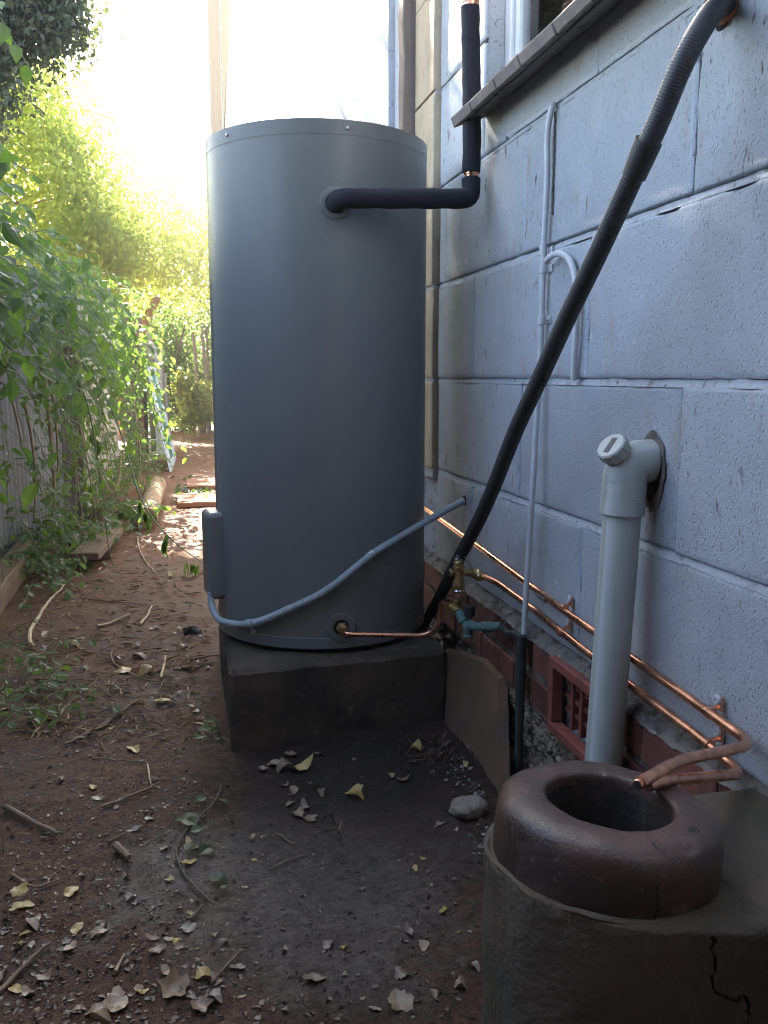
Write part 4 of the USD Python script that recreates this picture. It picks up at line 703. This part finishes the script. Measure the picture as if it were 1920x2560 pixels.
# ------------------------------------------------------------------ creeper over the fence
rv_ = np.random.default_rng(33)
creeper = thing('creeper', 'leafy green creeper hanging over the fence on the left', 'creeper')
LP, LT, LN, LS, SM, LK = [], [], [], [], [], []
def spray(p, d, L, nl, size, droop, kind=0, sw=.0026):
    d = unit(A(d, float)); n = 14; t = np.linspace(0, 1, n); P = p + L*(t[:, None]*d) + A([0, 0, -1.])*droop*L*(t**2)[:, None]; P += (fbm(np.stack([t*4+rv_.random()*50, t*0, t*0], 1), 2)[:, None]-.5)*A([.12, .12, .05])*L
    g_ = (P[:, 2] < .03); P[g_, 2] = .03
    SM.append((P, sw))
    for i in range(nl):
        s = .12+.88*(i+rv_.random()*.5)/nl; k = min(n-2, int(s*(n-1))); a = P[k]+(P[k+1]-P[k])*(s*(n-1)-k); tg = unit(P[k+1]-P[k]); sd = unit(np.cross(tg, [0, 0, 1.])+rv_.normal(size=3)*.25)*(1 if i % 2 else -1)
        tt = unit(sd+tg*.5+A([0, 0, -.35])+rv_.normal(size=3)*.25); nn = unit(A([.25, -.35, .8])+rv_.normal(size=3)*.45)
        LP.append(a+tt*.008); LT.append(tt); LN.append(nn); LS.append(size*(.42+.85*rv_.random())); LK.append(kind)
def xf(y): return float(fx(y))
for i in range(125):            # over the top of the fence, arching to the path
    y = 2.6 + 5.6*rv_.random()**1.15; z = 1.25+.5*rv_.random(); spray(A([xf(y)-.15+.2*rv_.random(), y, z]), (.55+.5*rv_.random(), rv_.normal()*.55-.1, .35*rv_.normal()+.1), .35+.45*rv_.random(), 10, .072 if y < 4 else .066, .5+.5*rv_.random())
for i in range(105):            # hanging in front of the sheets
    y = 3.6 + 4.3*rv_.random(); z = .35+1.1*rv_.random(); spray(A([xf(y)+.06+.1*rv_.random(), y, z]), (.25+.3*rv_.random(), rv_.normal()*.5-.1, -.3+.5*rv_.normal()), .3+.4*rv_.random(), 9, .058, .5+.5*rv_.random(), int(rv_.random() < .35))
for i in range(60):             # tall left mass close to the camera
    y = 2.7 + 1.6*rv_.random(); z = 1.35+.75*rv_.random(); spray(A([xf(y)+.12*rv_.random()-.1, y, z]), (.35+.35*rv_.random(), rv_.normal()*.4, .25+.3*rv_.normal()), .22+.3*rv_.random(), 9, .066, .3+.5*rv_.random())
for i in range(64):             # big leaves at the left edge, nearest the camera
    y = 2.5 + 1.0*rv_.random(); x0 = -.187*y; spray(A([x0-.28+.12*rv_.random(), y, 1.0+1.2*rv_.random()**.7]), (.5, rv_.normal()*.3, .35+.3*rv_.normal()), .26+.14*rv_.random(), 8, .072, .45+.3*rv_.random())
for i in range(80):             # dense hanging cover
    y = 3.8 + 3.6*rv_.random(); z = .9+.75*rv_.random(); spray(A([xf(y)+.05+.2*rv_.random(), y, z]), (.35+.35*rv_.random(), rv_.normal()*.5-.2, -.1+.4*rv_.normal()), .3+.35*rv_.random(), 10, .068, .6+.4*rv_.random())
for i in range(34):             # growth over the plank and the log end
    q = G((210, 300, 345, 250)[i % 4]+40*rv_.normal(), (1395, 1335, 1325, 1360)[i % 4]+16*rv_.normal()); spray(q+A([-.12, .12, .05]), (.5+.3*rv_.normal(), -.3+.4*rv_.normal(), .9), .26+.24*rv_.random(), 10, .05, .6, int(rv_.random() < .25), .002)
for i in range(95):             # low growth along the fence foot
    y = 4.3 + 3.9*rv_.random(); spray(A([xf(y)+.1+.28*rv_.random(), y, .03+.25*rv_.random()]), (.3*rv_.normal()+.15, rv_.normal()*.4, .75), .18+.35*rv_.random(), 9, .04, .35, int(rv_.random() < .3), .002)
for i in range(30):             # ground runners at the lower left
    q = G(5+115*rv_.random(), 1600+250*rv_.random()); spray(q+A([0, 0, .03]), (rv_.normal(), rv_.normal(), .35), .12+.15*rv_.random(), 6, .032, .4, int(rv_.random() < .5), .0016)
for i in range(48):
    q = G(60+110*rv_.random(), 1395+90*rv_.random()); spray(q+A([-.06, 0, .04]), (rv_.normal()*.6+.2, rv_.normal()*.6-.2, .7), .2+.2*rv_.random(), 9, .042, .55, 1, .002)
def tendril(pts, y, r=.004, m='stem'): P = spline([ony(a, b, yy) for (a, b), yy in zip(pts, y if np.ndim(y) else [y]*len(pts))], 30); obj('stem', tube(P, np.linspace(r, r*.5, 30), 6), M[m], creeper, smooth=True)
tendril([(165, 900), (210, 985), (228, 1050), (245, 1160), (262, 1270), (272, 1370), (292, 1432)], 4.6, .005, 'greenstem')
tendril([(205, 905), (260, 985), (296, 1065), (332, 1185), (365, 1270), (425, 1345), (500, 1402)], [5.0, 5.0, 4.9, 4.8, 4.6, 4.4, 4.25], .005, 'greenstem')
tendril([(62, 1010), (80, 1105), (88, 1200), (85, 1300)], 4.2, .008); tendril([(100, 905), (118, 1000), (128, 1100), (136, 1220), (132, 1290)], 4.7, .014)
tendril([(120, 930), (138, 1040), (145, 1180)], 4.9, .01); tendril([(22, 970), (45, 1060), (60, 1140)], 4.0, .007); tendril([(0, 955), (60, 985), (140, 1000)], 4.1, .004)
tendril([(150, 960), (110, 985), (70, 1000)], 4.2, .004, 'greenstem'); tendril([(150, 1145), (190, 1165)], 4.2, .004); tendril([(300, 1150), (298, 1190), (280, 1230), (258, 1195), (245, 1270)], 5.4, .008, 'palestraw')
for i in range(26):
    y = 4.2+4.2*rv_.random(); x = xf(y)+.08+.15*rv_.random(); h0 = .9+.5*rv_.random(); P = spline([A([x-.05, y, h0]), A([x+.06*rv_.normal(), y+.1*rv_.normal(), h0*.5]), A([x+.15*rv_.random(), y+.1*rv_.normal(), .02])], 12); obj('stem', tube(P, .0018+.003*rv_.random()**2, 6), M['stem' if i % 3 else 'palestraw'], creeper)
LP, LT, LN, LS, LK = map(A, (LP, LT, LN, LS, LK))
dist = (LP-EYE)@fw; px = 960+FPX*((LP-EYE)@rt)/dist; py = 1280-FPX*((LP-EYE)@up)/dist; size_px = LS*FPX/dist
inview = (px > -10) & (px < 560) & (py > -20) & (py < 2000)
order = np.argsort(-(size_px*inview))
big = order[:255]; rest = order[255:]
for i in big:
    obj('leaf', leaves(LP[i:i+1], LT[i:i+1], LN[i:i+1], LS[i:i+1]), M['palevine' if LK[i] else 'vineleaf'], creeper, smooth=False)
for kk, mn in ((0, 'vineleaf'), (1, 'palevine')):
    s = rest[LK[rest] == kk]; obj('foliage', leaves(LP[s], LT[s], LN[s], LS[s]), M[mn], creeper, smooth=False, kind='stuff')
obj('twiglets', cat_(*[tube(P, np.linspace(w0, w0*.4, len(P)), 5, False) for P, w0 in SM]), M['greenstem'], creeper, smooth=True, kind='stuff')
def wilt(px, py, y, n, L=.09):  # dark drooping leaves hanging from the long stem
    for i in range(n):
        p = ony(px+rv_.normal()*8, py+rv_.random()*22, y); obj('wilted_leaf', leaves(p[None], A([[rv_.normal()*.15, rv_.normal()*.15, -1.]]), A([[rv_.normal(), -1., .1]]), A([L*(.7+.5*rv_.random())]), width=.55), M['vineleaf'], creeper, smooth=False)
wilt(414, 1330, 4.4, 4); wilt(474, 1392, 4.3, 4, .07); wilt(490, 1400, 4.3, 3, .06); wilt(366, 1275, 4.6, 5); wilt(232, 1080, 4.9, 4); wilt(255, 1010, 5, 4); wilt(345, 1245, 4.7, 3)

# ------------------------------------------------------------------ far windmill, almost lost in the glare
wm = thing('windmill', 'small distant windmill tower almost lost in the white sky', 'windmill')
wy = 38.; L0, L1 = ony(428, 425, wy), ony(444, 410, wy); T0, T1 = ony(428, 325, wy), ony(437, 325, wy)
for a, b_ in ((L0, T0), (L1, T1)): obj('leg', tube(A([a+(a-b_)*4.2, b_]), .055, 6), M['darkwood'], wm)
hubp = ony(432, 305, wy); obj('head', cyl(hubp-A([0, .25, 0]), hubp+A([0, .3, 0]), .13, 12), M['darkwood'], wm)
obj('tail', tr(box(0, .2, -.015, .015, -.32, .0), None, hubp+A([.14, 0, 0])), M['zinc'], wm, smooth=False)
for i in range(8):
    a = i*math.pi/4+.2; d = A([math.cos(a), 0, math.sin(a)]); s = A([-math.sin(a), 0, math.cos(a)]); c = hubp-A([0, .45, -.1]); v = A([c+d*.08-s*.02, c+d*.08+s*.02, c+d*.27+s*.06, c+d*.27-s*.06]); obj('blade', (np.vstack([v, v+A([0, .02, 0])]), A([[0, 1, 2], [0, 2, 3], [4, 6, 5], [4, 7, 6]])), M['zinc'], wm, smooth=False)

# ------------------------------------------------------------------ litter on the dirt
rl = np.random.default_rng(77)
def deadleaf(px, py, wpx, mname, label, group=None, form=0, yaw=None, p=None):
    p = G(px, py) if p is None else p
    d = float((p-EYE)@fw); S = wpx/FPX*d*.42; yaw = rl.random()*6.28 if yaw is None else yaw
    n = 22; th = np.linspace(0, 2*np.pi, n, endpoint=False); asp = .5+.2*rl.random()
    if form == 1: rad = .74+.26*np.abs(np.cos(2.5*th))**1.3*(.6+.4*np.cos(th))
    else: rad = 1/np.sqrt((np.cos(th))**2+(np.sin(th)/asp)**2)*(1+.18*np.maximum(0, np.cos(th))**12)
    rad = rad*(1+.26*(noise(np.stack([np.cos(th)*2.6, np.sin(th)*2.6, th*0+rl.random()*90], 1))-.5)*2 + .10*rl.normal(size=22)*(form == 1)); kx, ky = rl.normal()*.6, (.2+.8*rl.random())*(1 if rl.random() < .8 else -.6); ph = rl.random()*6
    def zz(x, y): return .14 + kx*x*x*.6 + ky*.55*y*y/(asp**2)*.5 + .10*np.sin(5*x+ph)*np.cos(4*y+ph)
    X, Yy = np.cos(th)*rad, np.sin(th)*rad; rings = [np.stack([X*s, Yy*s, zz(X*s, Yy*s)], 1) for s in (1, .5)]
    v = np.vstack([*rings, [[0, 0, zz(0., 0.)]]]); i = np.arange(n); j = (i+1) % n
    f = np.vstack([np.stack([i, j, n+j], 1), np.stack([i, n+j, n+i], 1), np.stack([n+i, n+j, np.full(n, 2*n)], 1)])
    R = rotz(yaw)@rotx(rl.normal()*.16)@roty(rl.normal()*.16); v = v*S@R.T; v[:, 2] += .001 - min(0, v[:, 2].min())*.72; return obj('fallen_leaf', (v+p, f), M[mname], label=label, cat='leaf', group=group, smooth=40)
named = [
 (51, 2232, 62, 'yellowleaf', 'large yellow fallen leaf, upper one of the pair at the left edge', 1), (52, 2272, 66, 'yellowleaf', 'large pale yellow leaf, lower one of the pair at the left edge', 0),
 (510, 2445, 66, 'yellowleaf', 'yellow leaf with brown spots near the bottom of the picture', 1), (334, 1877, 62, 'yellowleaf', 'curled bright yellow leaf alone on dark dirt left of the plinth', 0),
 (407, 1755, 46, 'yellowleaf', 'ochre curled leaf close to the left of the plinth corner', 0), (309, 1680, 52, 'yellowleaf', 'left yellow leaf of the pair before the tank cover', 0), (368, 1686, 48, 'yellowleaf', 'right tan pointed leaf of the pair before the tank cover', 0),
 (349, 1643, 46, 'brownleaf', 'tan leaf just behind the yellow pair of leaves', 0), (145, 1702, 56, 'yellowleaf', 'long yellow brown leaf near the green runners', 0), (189, 1613, 36, 'yellowleaf', 'small orange lobed leaf on straw litter', 1),
 (116, 1590, 44, 'brownleaf', 'brown leaf under the pale bent stick', 0), (510, 2122, 40, 'yellowleaf', 'curved pale yellow leaf beside the green vine twig', 0), (474, 2111, 36, 'yellowleaf', 'small yellow leaf touching the green vine twig', 0),
 (470, 2160, 48, 'yellowleaf', 'yellow leaf lying under the vine twig leaves', 0), (427, 2202, 32, 'yellowleaf', 'small ragged yellow leaf below the vine twig', 1), (231, 1970, 36, 'yellowleaf', 'small tan yellow leaf on open dirt at left', 0), (250, 1999, 40, 'brownleaf', 'long thin tan leaf below a small yellow one', 0),
 (373, 2050, 32, 'greyleaf', 'grey torn leaf beside the flat grey scrap', 1), (340, 2076, 42, 'greyleaf', 'flat pale grey square scrap of leaf', 0), (177, 2235, 60, 'yellowleaf', 'folded yellow leaf right of the big left pair', 0), (177, 2372, 56, 'brownleaf', 'ochre leaf folded in half at lower left', 0),
 (47, 2371, 36, 'yellowleaf', 'small yellow leaf low on the left edge', 0), (65, 2336, 32, 'yellowleaf', 'yellow curled leaf tucked under a brown one', 0), (84, 2308, 62, 'brownleaf', 'brown leaf over a yellow curl at the left edge', 0), (441, 2358, 32, 'yellowleaf', 'small cream yellow leaf in the lower middle', 0),
 (434, 2474, 96, 'brownleaf', 'big lobed brown leaf near the bottom of the picture', 1), (499, 2520, 76, 'brownleaf', 'long tan leaf at the bottom below the spotted yellow leaf', 1), (289, 2520, 84, 'brownleaf', 'large tan lobed leaf at bottom left', 1), (245, 2545, 66, 'brownleaf', 'dark tan leaf cut by the bottom edge', 0),
 (354, 2482, 42, 'yellowleaf', 'pale yellow leaf left of the big lobed brown one', 0), (412, 2430, 46, 'brownleaf', 'brown folded leaf above the big lobed one', 0), (383, 2350, 42, 'brownleaf', 'small brown leaf left of a cream yellow one', 0), (470, 2322, 52, 'greyleaf', 'grey brown crumpled leaf in the lower middle', 1),
 (781, 2452, 62, 'brownleaf', 'pinkish tan leaf alone in the lower middle right', 0), (1005, 2440, 52, 'brownleaf', 'tan lobed leaf left of the cement pier', 1), (998, 2515, 92, 'brownleaf', 'large pale tan leaf at the bottom beside the pier', 1), (1085, 2484, 36, 'brownleaf', 'small pointed leaf between tan leaf and pier', 0), (1150, 2470, 42, 'brownleaf', 'tan leaf touching the foot of the pier', 1),
 (1038, 2172, 24, 'yellowleaf', 'small ochre leaf on bare dirt before the gully', 0), (958, 2097, 26, 'greyleaf', 'small square grey leaf scrap on the sunken slab', 0), (1099, 2064, 42, 'greyleaf', 'long grey leaf left of the broken concrete lump', 0), (888, 1995, 54, 'yellowleaf', 'ochre forked leaf on the back edge of the sunken slab', 1),
 (803, 1985, 36, 'brownleaf', 'small tan leaf left of the ochre forked one', 0), (690, 1915, 56, 'brownleaf', 'left tan leaf of the heap before the plinth', 0), (724, 1890, 46, 'brownleaf', 'upright brown leaf in the heap before the plinth', 1), (750, 1928, 66, 'yellowleaf', 'right olive yellow leaf of the heap before the plinth', 0), (712, 1925, 52, 'brownleaf', 'middle leaf of the heap before the plinth', 0),
 (1040, 1872, 46, 'yellowleaf', 'yellow leaf on dry grass at the corner of plinth and slab', 0), (1165, 1915, 32, 'yellowleaf', 'yellow tan leaf at the foot of the cement slab', 0), (745, 2040, 46, 'brownleaf', 'brown leaf, left one of the crumpled cluster', 1), (775, 2050, 46, 'brownleaf', 'dark crumpled leaf, right one of the cluster', 1), (762, 2022, 40, 'greyleaf', 'grey leaf at the back of the crumpled cluster', 0),
 (593, 2422, 52, 'greyleaf', 'pale leaf at the end of a dark stick', 0), (861, 2371, 26, 'yellowleaf', 'tiny cream leaf right of the grey patch', 0), (535, 2500, 56, 'greyleaf', 'wide grey leaf near the bottom middle', 1), (820, 2365, 46, 'greyleaf', 'dark grey leaf standing on edge near the grey patch', 0), (1020, 2330, 46, 'greyleaf', 'pale grey curl of leaf left of the gully pier', 0), (1060, 2365, 52, 'brownleaf', 'brown leaf left of the gully pier foot', 0),
 (380, 1472, 22, 'yellowleaf', 'tiny bright yellow leaf far down the path', 0), (430, 1443, 38, 'yellowleaf', 'pale yellow leaf left of the terminal cover', 0), (469, 1674, 42, 'brownleaf', 'thin tan leaf left of the plinth top', 0), (459, 1619, 26, 'brownleaf', 'orange brown leaf below the black scrap', 0), (343, 1617, 32, 'brownleaf', 'long tan leaf above the tan round one', 0), (1222, 2240, 22, 'yellowleaf', 'yellow leaf poking out beside the pier edge', 0), (12, 1775, 26, 'yellowleaf', 'orange yellow leaf at the far left edge', 0),
 (116, 1622, 38, 'brownleaf', 'pale brown leaf below the bent stick foot', 0), (216, 1671, 24, 'brownleaf', 'small orange leaf left of the yellow pair', 0), (8, 2335, 30, 'greyleaf', 'pale green grey leaf at the left edge near a yellow curl', 0)]
for px_, py_, wp, mn, lab, fm in named: deadleaf(px_, py_, wp, mn, lab, None, fm)
zones = [((0, 560), (2300, 2560), 30, 46, 'small dry leaf among the leaves at the lower left'), ((560, 1200), (2250, 2560), 18, 34, 'small dry leaf scattered on the dirt left of the pier'), ((100, 560), (1880, 2300), 18, 28, 'small dry leaf on the open dirt in the left foreground'), ((60, 520), (1430, 1860), 44, 24, 'small dry leaf on the dirt left of the tank'), ((600, 1150), (1880, 2250), 20, 28, 'small dry leaf on the dark dirt before the plinth'), ((380, 540), (1180, 1420), 10, 18, 'small dry leaf far along the red path')]
for (xa, xb), (ya, yb), n, wp, lab in zones:
    for i in range(n):
        mn = ('brownleaf', 'greyleaf', 'brownleaf', 'brownleaf', 'yellowleaf')[int(rl.random()*4.3)]
        col = {'brownleaf': 'brown', 'greyleaf': 'grey', 'yellowleaf': 'yellow'}[mn]
        deadleaf(xa+(xb-xa)*rl.random(), ya+(yb-ya)*rl.random(), wp*(.45+.9*rl.random()**1.5), mn, lab.replace('small dry', 'small dry '+col), lab.replace('small dry leaf', 'small dry %s leaves' % col), int(rl.random() < .4))
def twig(pts, r, label, m='twig', group=None, lift=.003):
    P = A([G(a, b) for a, b in pts]); P, _ = resample(spline(P, 20) if len(P) > 2 else P, .02); P[:, 2] = gh(P[:, 0], P[:, 1])+r+lift; P += (noise(P*25)[:, None]-.5)*A([.006, .006, 0])
    return obj('fallen_twig', tube(P, np.linspace(r, r*.6, len(P)), 7), M[m], label=label, cat='twig', group=group)
twig([(14, 2024), (80, 2062), (145, 2093)], .006, 'thick brown stick at the left edge of the foreground'); twig([(0, 2487), (60, 2425), (130, 2364)], .004, 'dark stick crossing the lower left corner'); twig([(163, 1865), (220, 1838), (282, 1800)], .004, 'dark twig left of the curled bright yellow leaf')
twig([(231, 1901), (310, 1906), (391, 1912)], .0025, 'thin twig lying straight across the left dirt'); twig([(369, 1916), (376, 1966)], .003, 'short pale twig pointing at the camera', 'palestraw'); twig([(253, 2024), (330, 1995), (398, 1963)], .004, 'long dark twig near the flat grey scrap'); twig([(271, 2111), (318, 2086)], .003, 'short dark twig before the stick stub')
twig([(293, 2125), (322, 2158)], .009, 'thick brown stick stub in the left foreground'); twig([(29, 2194), (94, 2226)], .003, 'dark twig above the large yellow pair of leaves'); twig([(96, 2226), (150, 2205)], .003, 'twig across the large yellow leaf'); twig([(289, 2436), (311, 2393)], .003, 'short pale straw twig at lower left', 'palestraw')
twig([(477, 2306), (510, 2270)], .004, 'brown twig near the tail of the vine twig'); twig([(528, 2465), (560, 2430), (600, 2386)], .003, 'thin dark twig right of the spotted yellow leaf'); twig([(243, 1570), (326, 1541)], .006, 'pale stick lying on straw litter left of the tank', 'palestraw'); twig([(349, 1565), (368, 1545), (380, 1520)], .006, 'short bent pale stick beside the straight one', 'palestraw')
twig([(403, 1700), (410, 1670), (415, 1644)], .005, 'upright looking pale stick left of the plinth', 'palestraw'); twig([(280, 1630), (320, 1686), (386, 1707), (475, 1719)], .003, 'long curved dark twig under the yellow pair of leaves'); twig([(212, 1840), (290, 1792), (355, 1752)], .004, 'long double dark twig on the left dirt'); twig([(205, 1500), (290, 1508), (385, 1520)], .003, 'thin reddish twig across the path'); twig([(465, 1655), (510, 1648), (556, 1640)], .005, 'dark stick end beside the plinth')
twig([(85, 1625), (74, 1600), (85, 1566), (112, 1524), (166, 1462)], .008, 'bent pale stick at the fence side', 'palestraw'); twig([(345, 1345), (360, 1400), (395, 1440)], .004, 'thin pale stem curving beyond the plank', 'palestraw')
twig([(672, 2180), (760, 2140)], .002, 'fine twig on the grey patch'); twig([(690, 2090), (735, 2115)], .002, 'tiny twig beside the sunken slab'); twig([(845, 2085), (855, 2060)], .003, 'twig on the sunken slab edge')
for i in range(32):
    xa = 60+480*rl.random(); ya = 1430+430*rl.random(); a = rl.random()*3.1; L = 14+30*rl.random(); twig([(xa, ya), (xa+L*math.cos(a), ya+.4*L*math.sin(a))], .0015+.001*rl.random(), 'thin piece of straw on the dirt left of the tank', 'palestraw' if i % 2 else 'twig', 'pieces of straw left of the tank')
# green vine twig
vt = thing('vine_twig', 'dropped green vine twig with dark leaves on the foreground dirt', 'twig')
P = A([G(a, b) for a, b in ((553, 1970), (499, 2050), (441, 2133), (463, 2198), (535, 2270))]); P = spline(P, 30); P[:, 2] = gh(P[:, 0], P[:, 1])+.008; obj('stem', tube(P, .0022, 7), M['vinestem'], vt)
for a, b, s in ((500, 2062, .055), (492, 2075, .05), (463, 2140, .04), (500, 2148, .04), (521, 2205, .042), (545, 2010, .03), (516, 2005, .028), (476, 2092, .03), (550, 2236, .02)):
    p = G(a, b)+A([0, 0, .012]); obj('leaf', leaves(p[None], A([[rl.normal(), rl.normal(), .1]]), A([[rl.normal()*.3, rl.normal()*.3-.2, 1.]]), A([s]), width=1.3), M['vineleaf'], vt, smooth=False)
sd = thing('seedling', 'small green seedling at the left foot of the plinth', 'seedling')
for a, b, s, h in ((508, 1840, .05, .04), (530, 1818, .035, .07), (536, 1800, .03, .10), (548, 1845, .03, .03), (545, 1825, .025, .05)):
    p = ony(a, b, 2.18); obj('leaf', leaves(p[None], A([[-.4+rl.normal()*.4, -.4, .2]]), A([[0, -.5, 1.]]), A([s]), width=1.3), M['palevine'], sd, smooth=False); obj('stalk', tube(spline([ony(556, 1862, 2.2), (p+ony(556, 1862, 2.2))/2+A([0, 0, .01]), p], 8), .0014, 6), M['greenstem'], sd)
# loose crumbs, straw and grit: uncountable
n = 2800; xs, ys = [], []
U = rl.random((n, 2)); pxs = np.where(rl.random(n) < .55, rl.random(n)*520, rl.random(n)*1180); pys = 1330+1230*rl.random(n)**.8
P = A([onz(a, b, 0.) for a, b in zip(pxs, pys)]); P = P[(P[:, 0] > -.95) & (P[:, 0] < .66) & ~((P[:, 0] > .08) & (P[:, 1] > 2.19))]; P[:, 2] = gh(P[:, 0], P[:, 1])+.002
T = rl.normal(size=P.shape); T[:, 2] *= .15; N = rl.normal(size=P.shape)*.35+A([0, 0, 1.])
obj('leaf_litter', leaves(P, T, N, .004+.012*rl.random(len(P))**2, TEMPL, TF), M['litter'], kind='stuff', label='fine crumbled leaf litter strewn over the dirt', cat='litter', smooth=False)
n = 1500; P = A([onz(a, b, 0.) for a, b in zip(60+480*rl.random(n), 1250+600*rl.random(n))]); P = P[(P[:, 0] < .05) & (P[:, 0] > -.9)]; P[:, 2] = gh(P[:, 0], P[:, 1])+.004; T = rl.normal(size=P.shape); T[:, 2] *= .12
obj('straw_litter', leaves(P, T, N[:len(P)] if len(N) >= len(P) else rl.normal(size=P.shape), .02+.06*rl.random(len(P)), Q4, QF, .1), M['palestraw'], kind='stuff', label='dry straw and stalks strewn left of the tank', cat='straw', smooth=False)
tet = A([[1, 0, -.6], [-.5, .8, -.6], [-.5, -.8, -.6], [0, 0, .9], [.4, .3, .5]]); tfq = trimesh.convex.convex_hull(tet).faces
def grit(n, xr, yr, mname, label, name, smin, smax):
    P = A([onz(xr[0]+(xr[1]-xr[0])*rl.random(), yr[0]+(yr[1]-yr[0])*rl.random(), 0.) for _ in range(n)]); P[:, 2] = gh(P[:, 0], P[:, 1]); T = rl.normal(size=P.shape); T[:, 2] *= .3
    obj(name, leaves(P, T, A([0, 0, 1.])+rl.normal(size=P.shape)*.4, smin+(smax-smin)*rl.random(len(P))**2.5, tet, tfq), M[mname], kind='stuff', label=label, cat='grit', smooth=False)
grit(420, (0, 1200), (1880, 2560), 'soil', 'small clods and crumbs of dirt over the foreground', 'dirt_clods', .0015, .009)
grit(5000, (0, 1200), (1850, 2560), 'soil', 'fine crumbs of earth on the trodden dirt', 'earth_crumbs', .0006, .0035)
grit(160, (560, 1200), (1950, 2400), 'ash', 'pale specks of grit on the dark dirt', 'pale_grit', .0008, .003)
for (ca, cb_, n, sx_, sy_) in ((1145, 1905, 90, 35, 45), (1185, 1975, 80, 40, 35), (1205, 2110, 70, 20, 45)):
    P = A([G(ca+rl.normal()*sx_*.6, cb_+rl.normal()*sy_*.6) for _ in range(n)]); P = P[P[:, 0] < .665]; T = rl.normal(size=P.shape); T[:, 2] *= .3
    obj('ash_crumbs', leaves(P, T, A([0, 0, 1.])+rl.normal(size=P.shape)*.6, .004+.012*rl.random(len(P)), TEMPL, TF, 1.2), M['ash'], kind='stuff', label='pale ash and lime crumbs at the foot of the cement slab, %s' % {1145: 'farthest heap', 1185: 'behind the concrete lump', 1205: 'next to the gully pier'}[ca], cat='ash', smooth=False)
P = A([G(1090+rl.normal()*40, 1880+rl.normal()*16) for _ in range(140)]); T = rl.normal(size=P.shape); T[:, 2] = np.abs(T[:, 2])*.7
obj('dry_grass', leaves(P, T, rl.normal(size=P.shape), .02+.03*rl.random(len(P)), Q4, QF, .05), M['litter'], kind='stuff', label='wisps of dry grass in the corner of plinth and slab', cat='dry grass', smooth=False)
# green weeds along the far path
P = A([G(440+90*rl.random()**.8, 1195+75*rl.random()) for _ in range(300)]); P = P[noise(P*2.2, 4) > .48]; T = rl.normal(size=P.shape)*A([1, 1, .3])+A([0, 0, .5])
obj('path_weeds', leaves(P, T, A([0, -.3, 1.])+rl.normal(size=P.shape)*.4, (.03+.04*rl.random(len(P))), TEMPL, TF), M['vineleaf'], kind='stuff', label='low green weeds growing on the red path behind the tank', cat='weeds', smooth=False)
print('prims', len(list(stage.Traverse())))

# ------------------------------------------------------------------ haze volume added to stand in for lens glow
hz = usdkit.material(stage, '/World/Looks/glow_haze', {'v': ('principled_volume', {'color': (.95, .93, .88), 'density': .0022, 'anisotropy': .65})}, [], volume='v.volume')
obj('haze', box(-170, 170, -130, 260, -1.2, 21.5), hz, kind='stuff', label='thin haze volume added to stand in for lens glow', cat='haze', smooth=False)
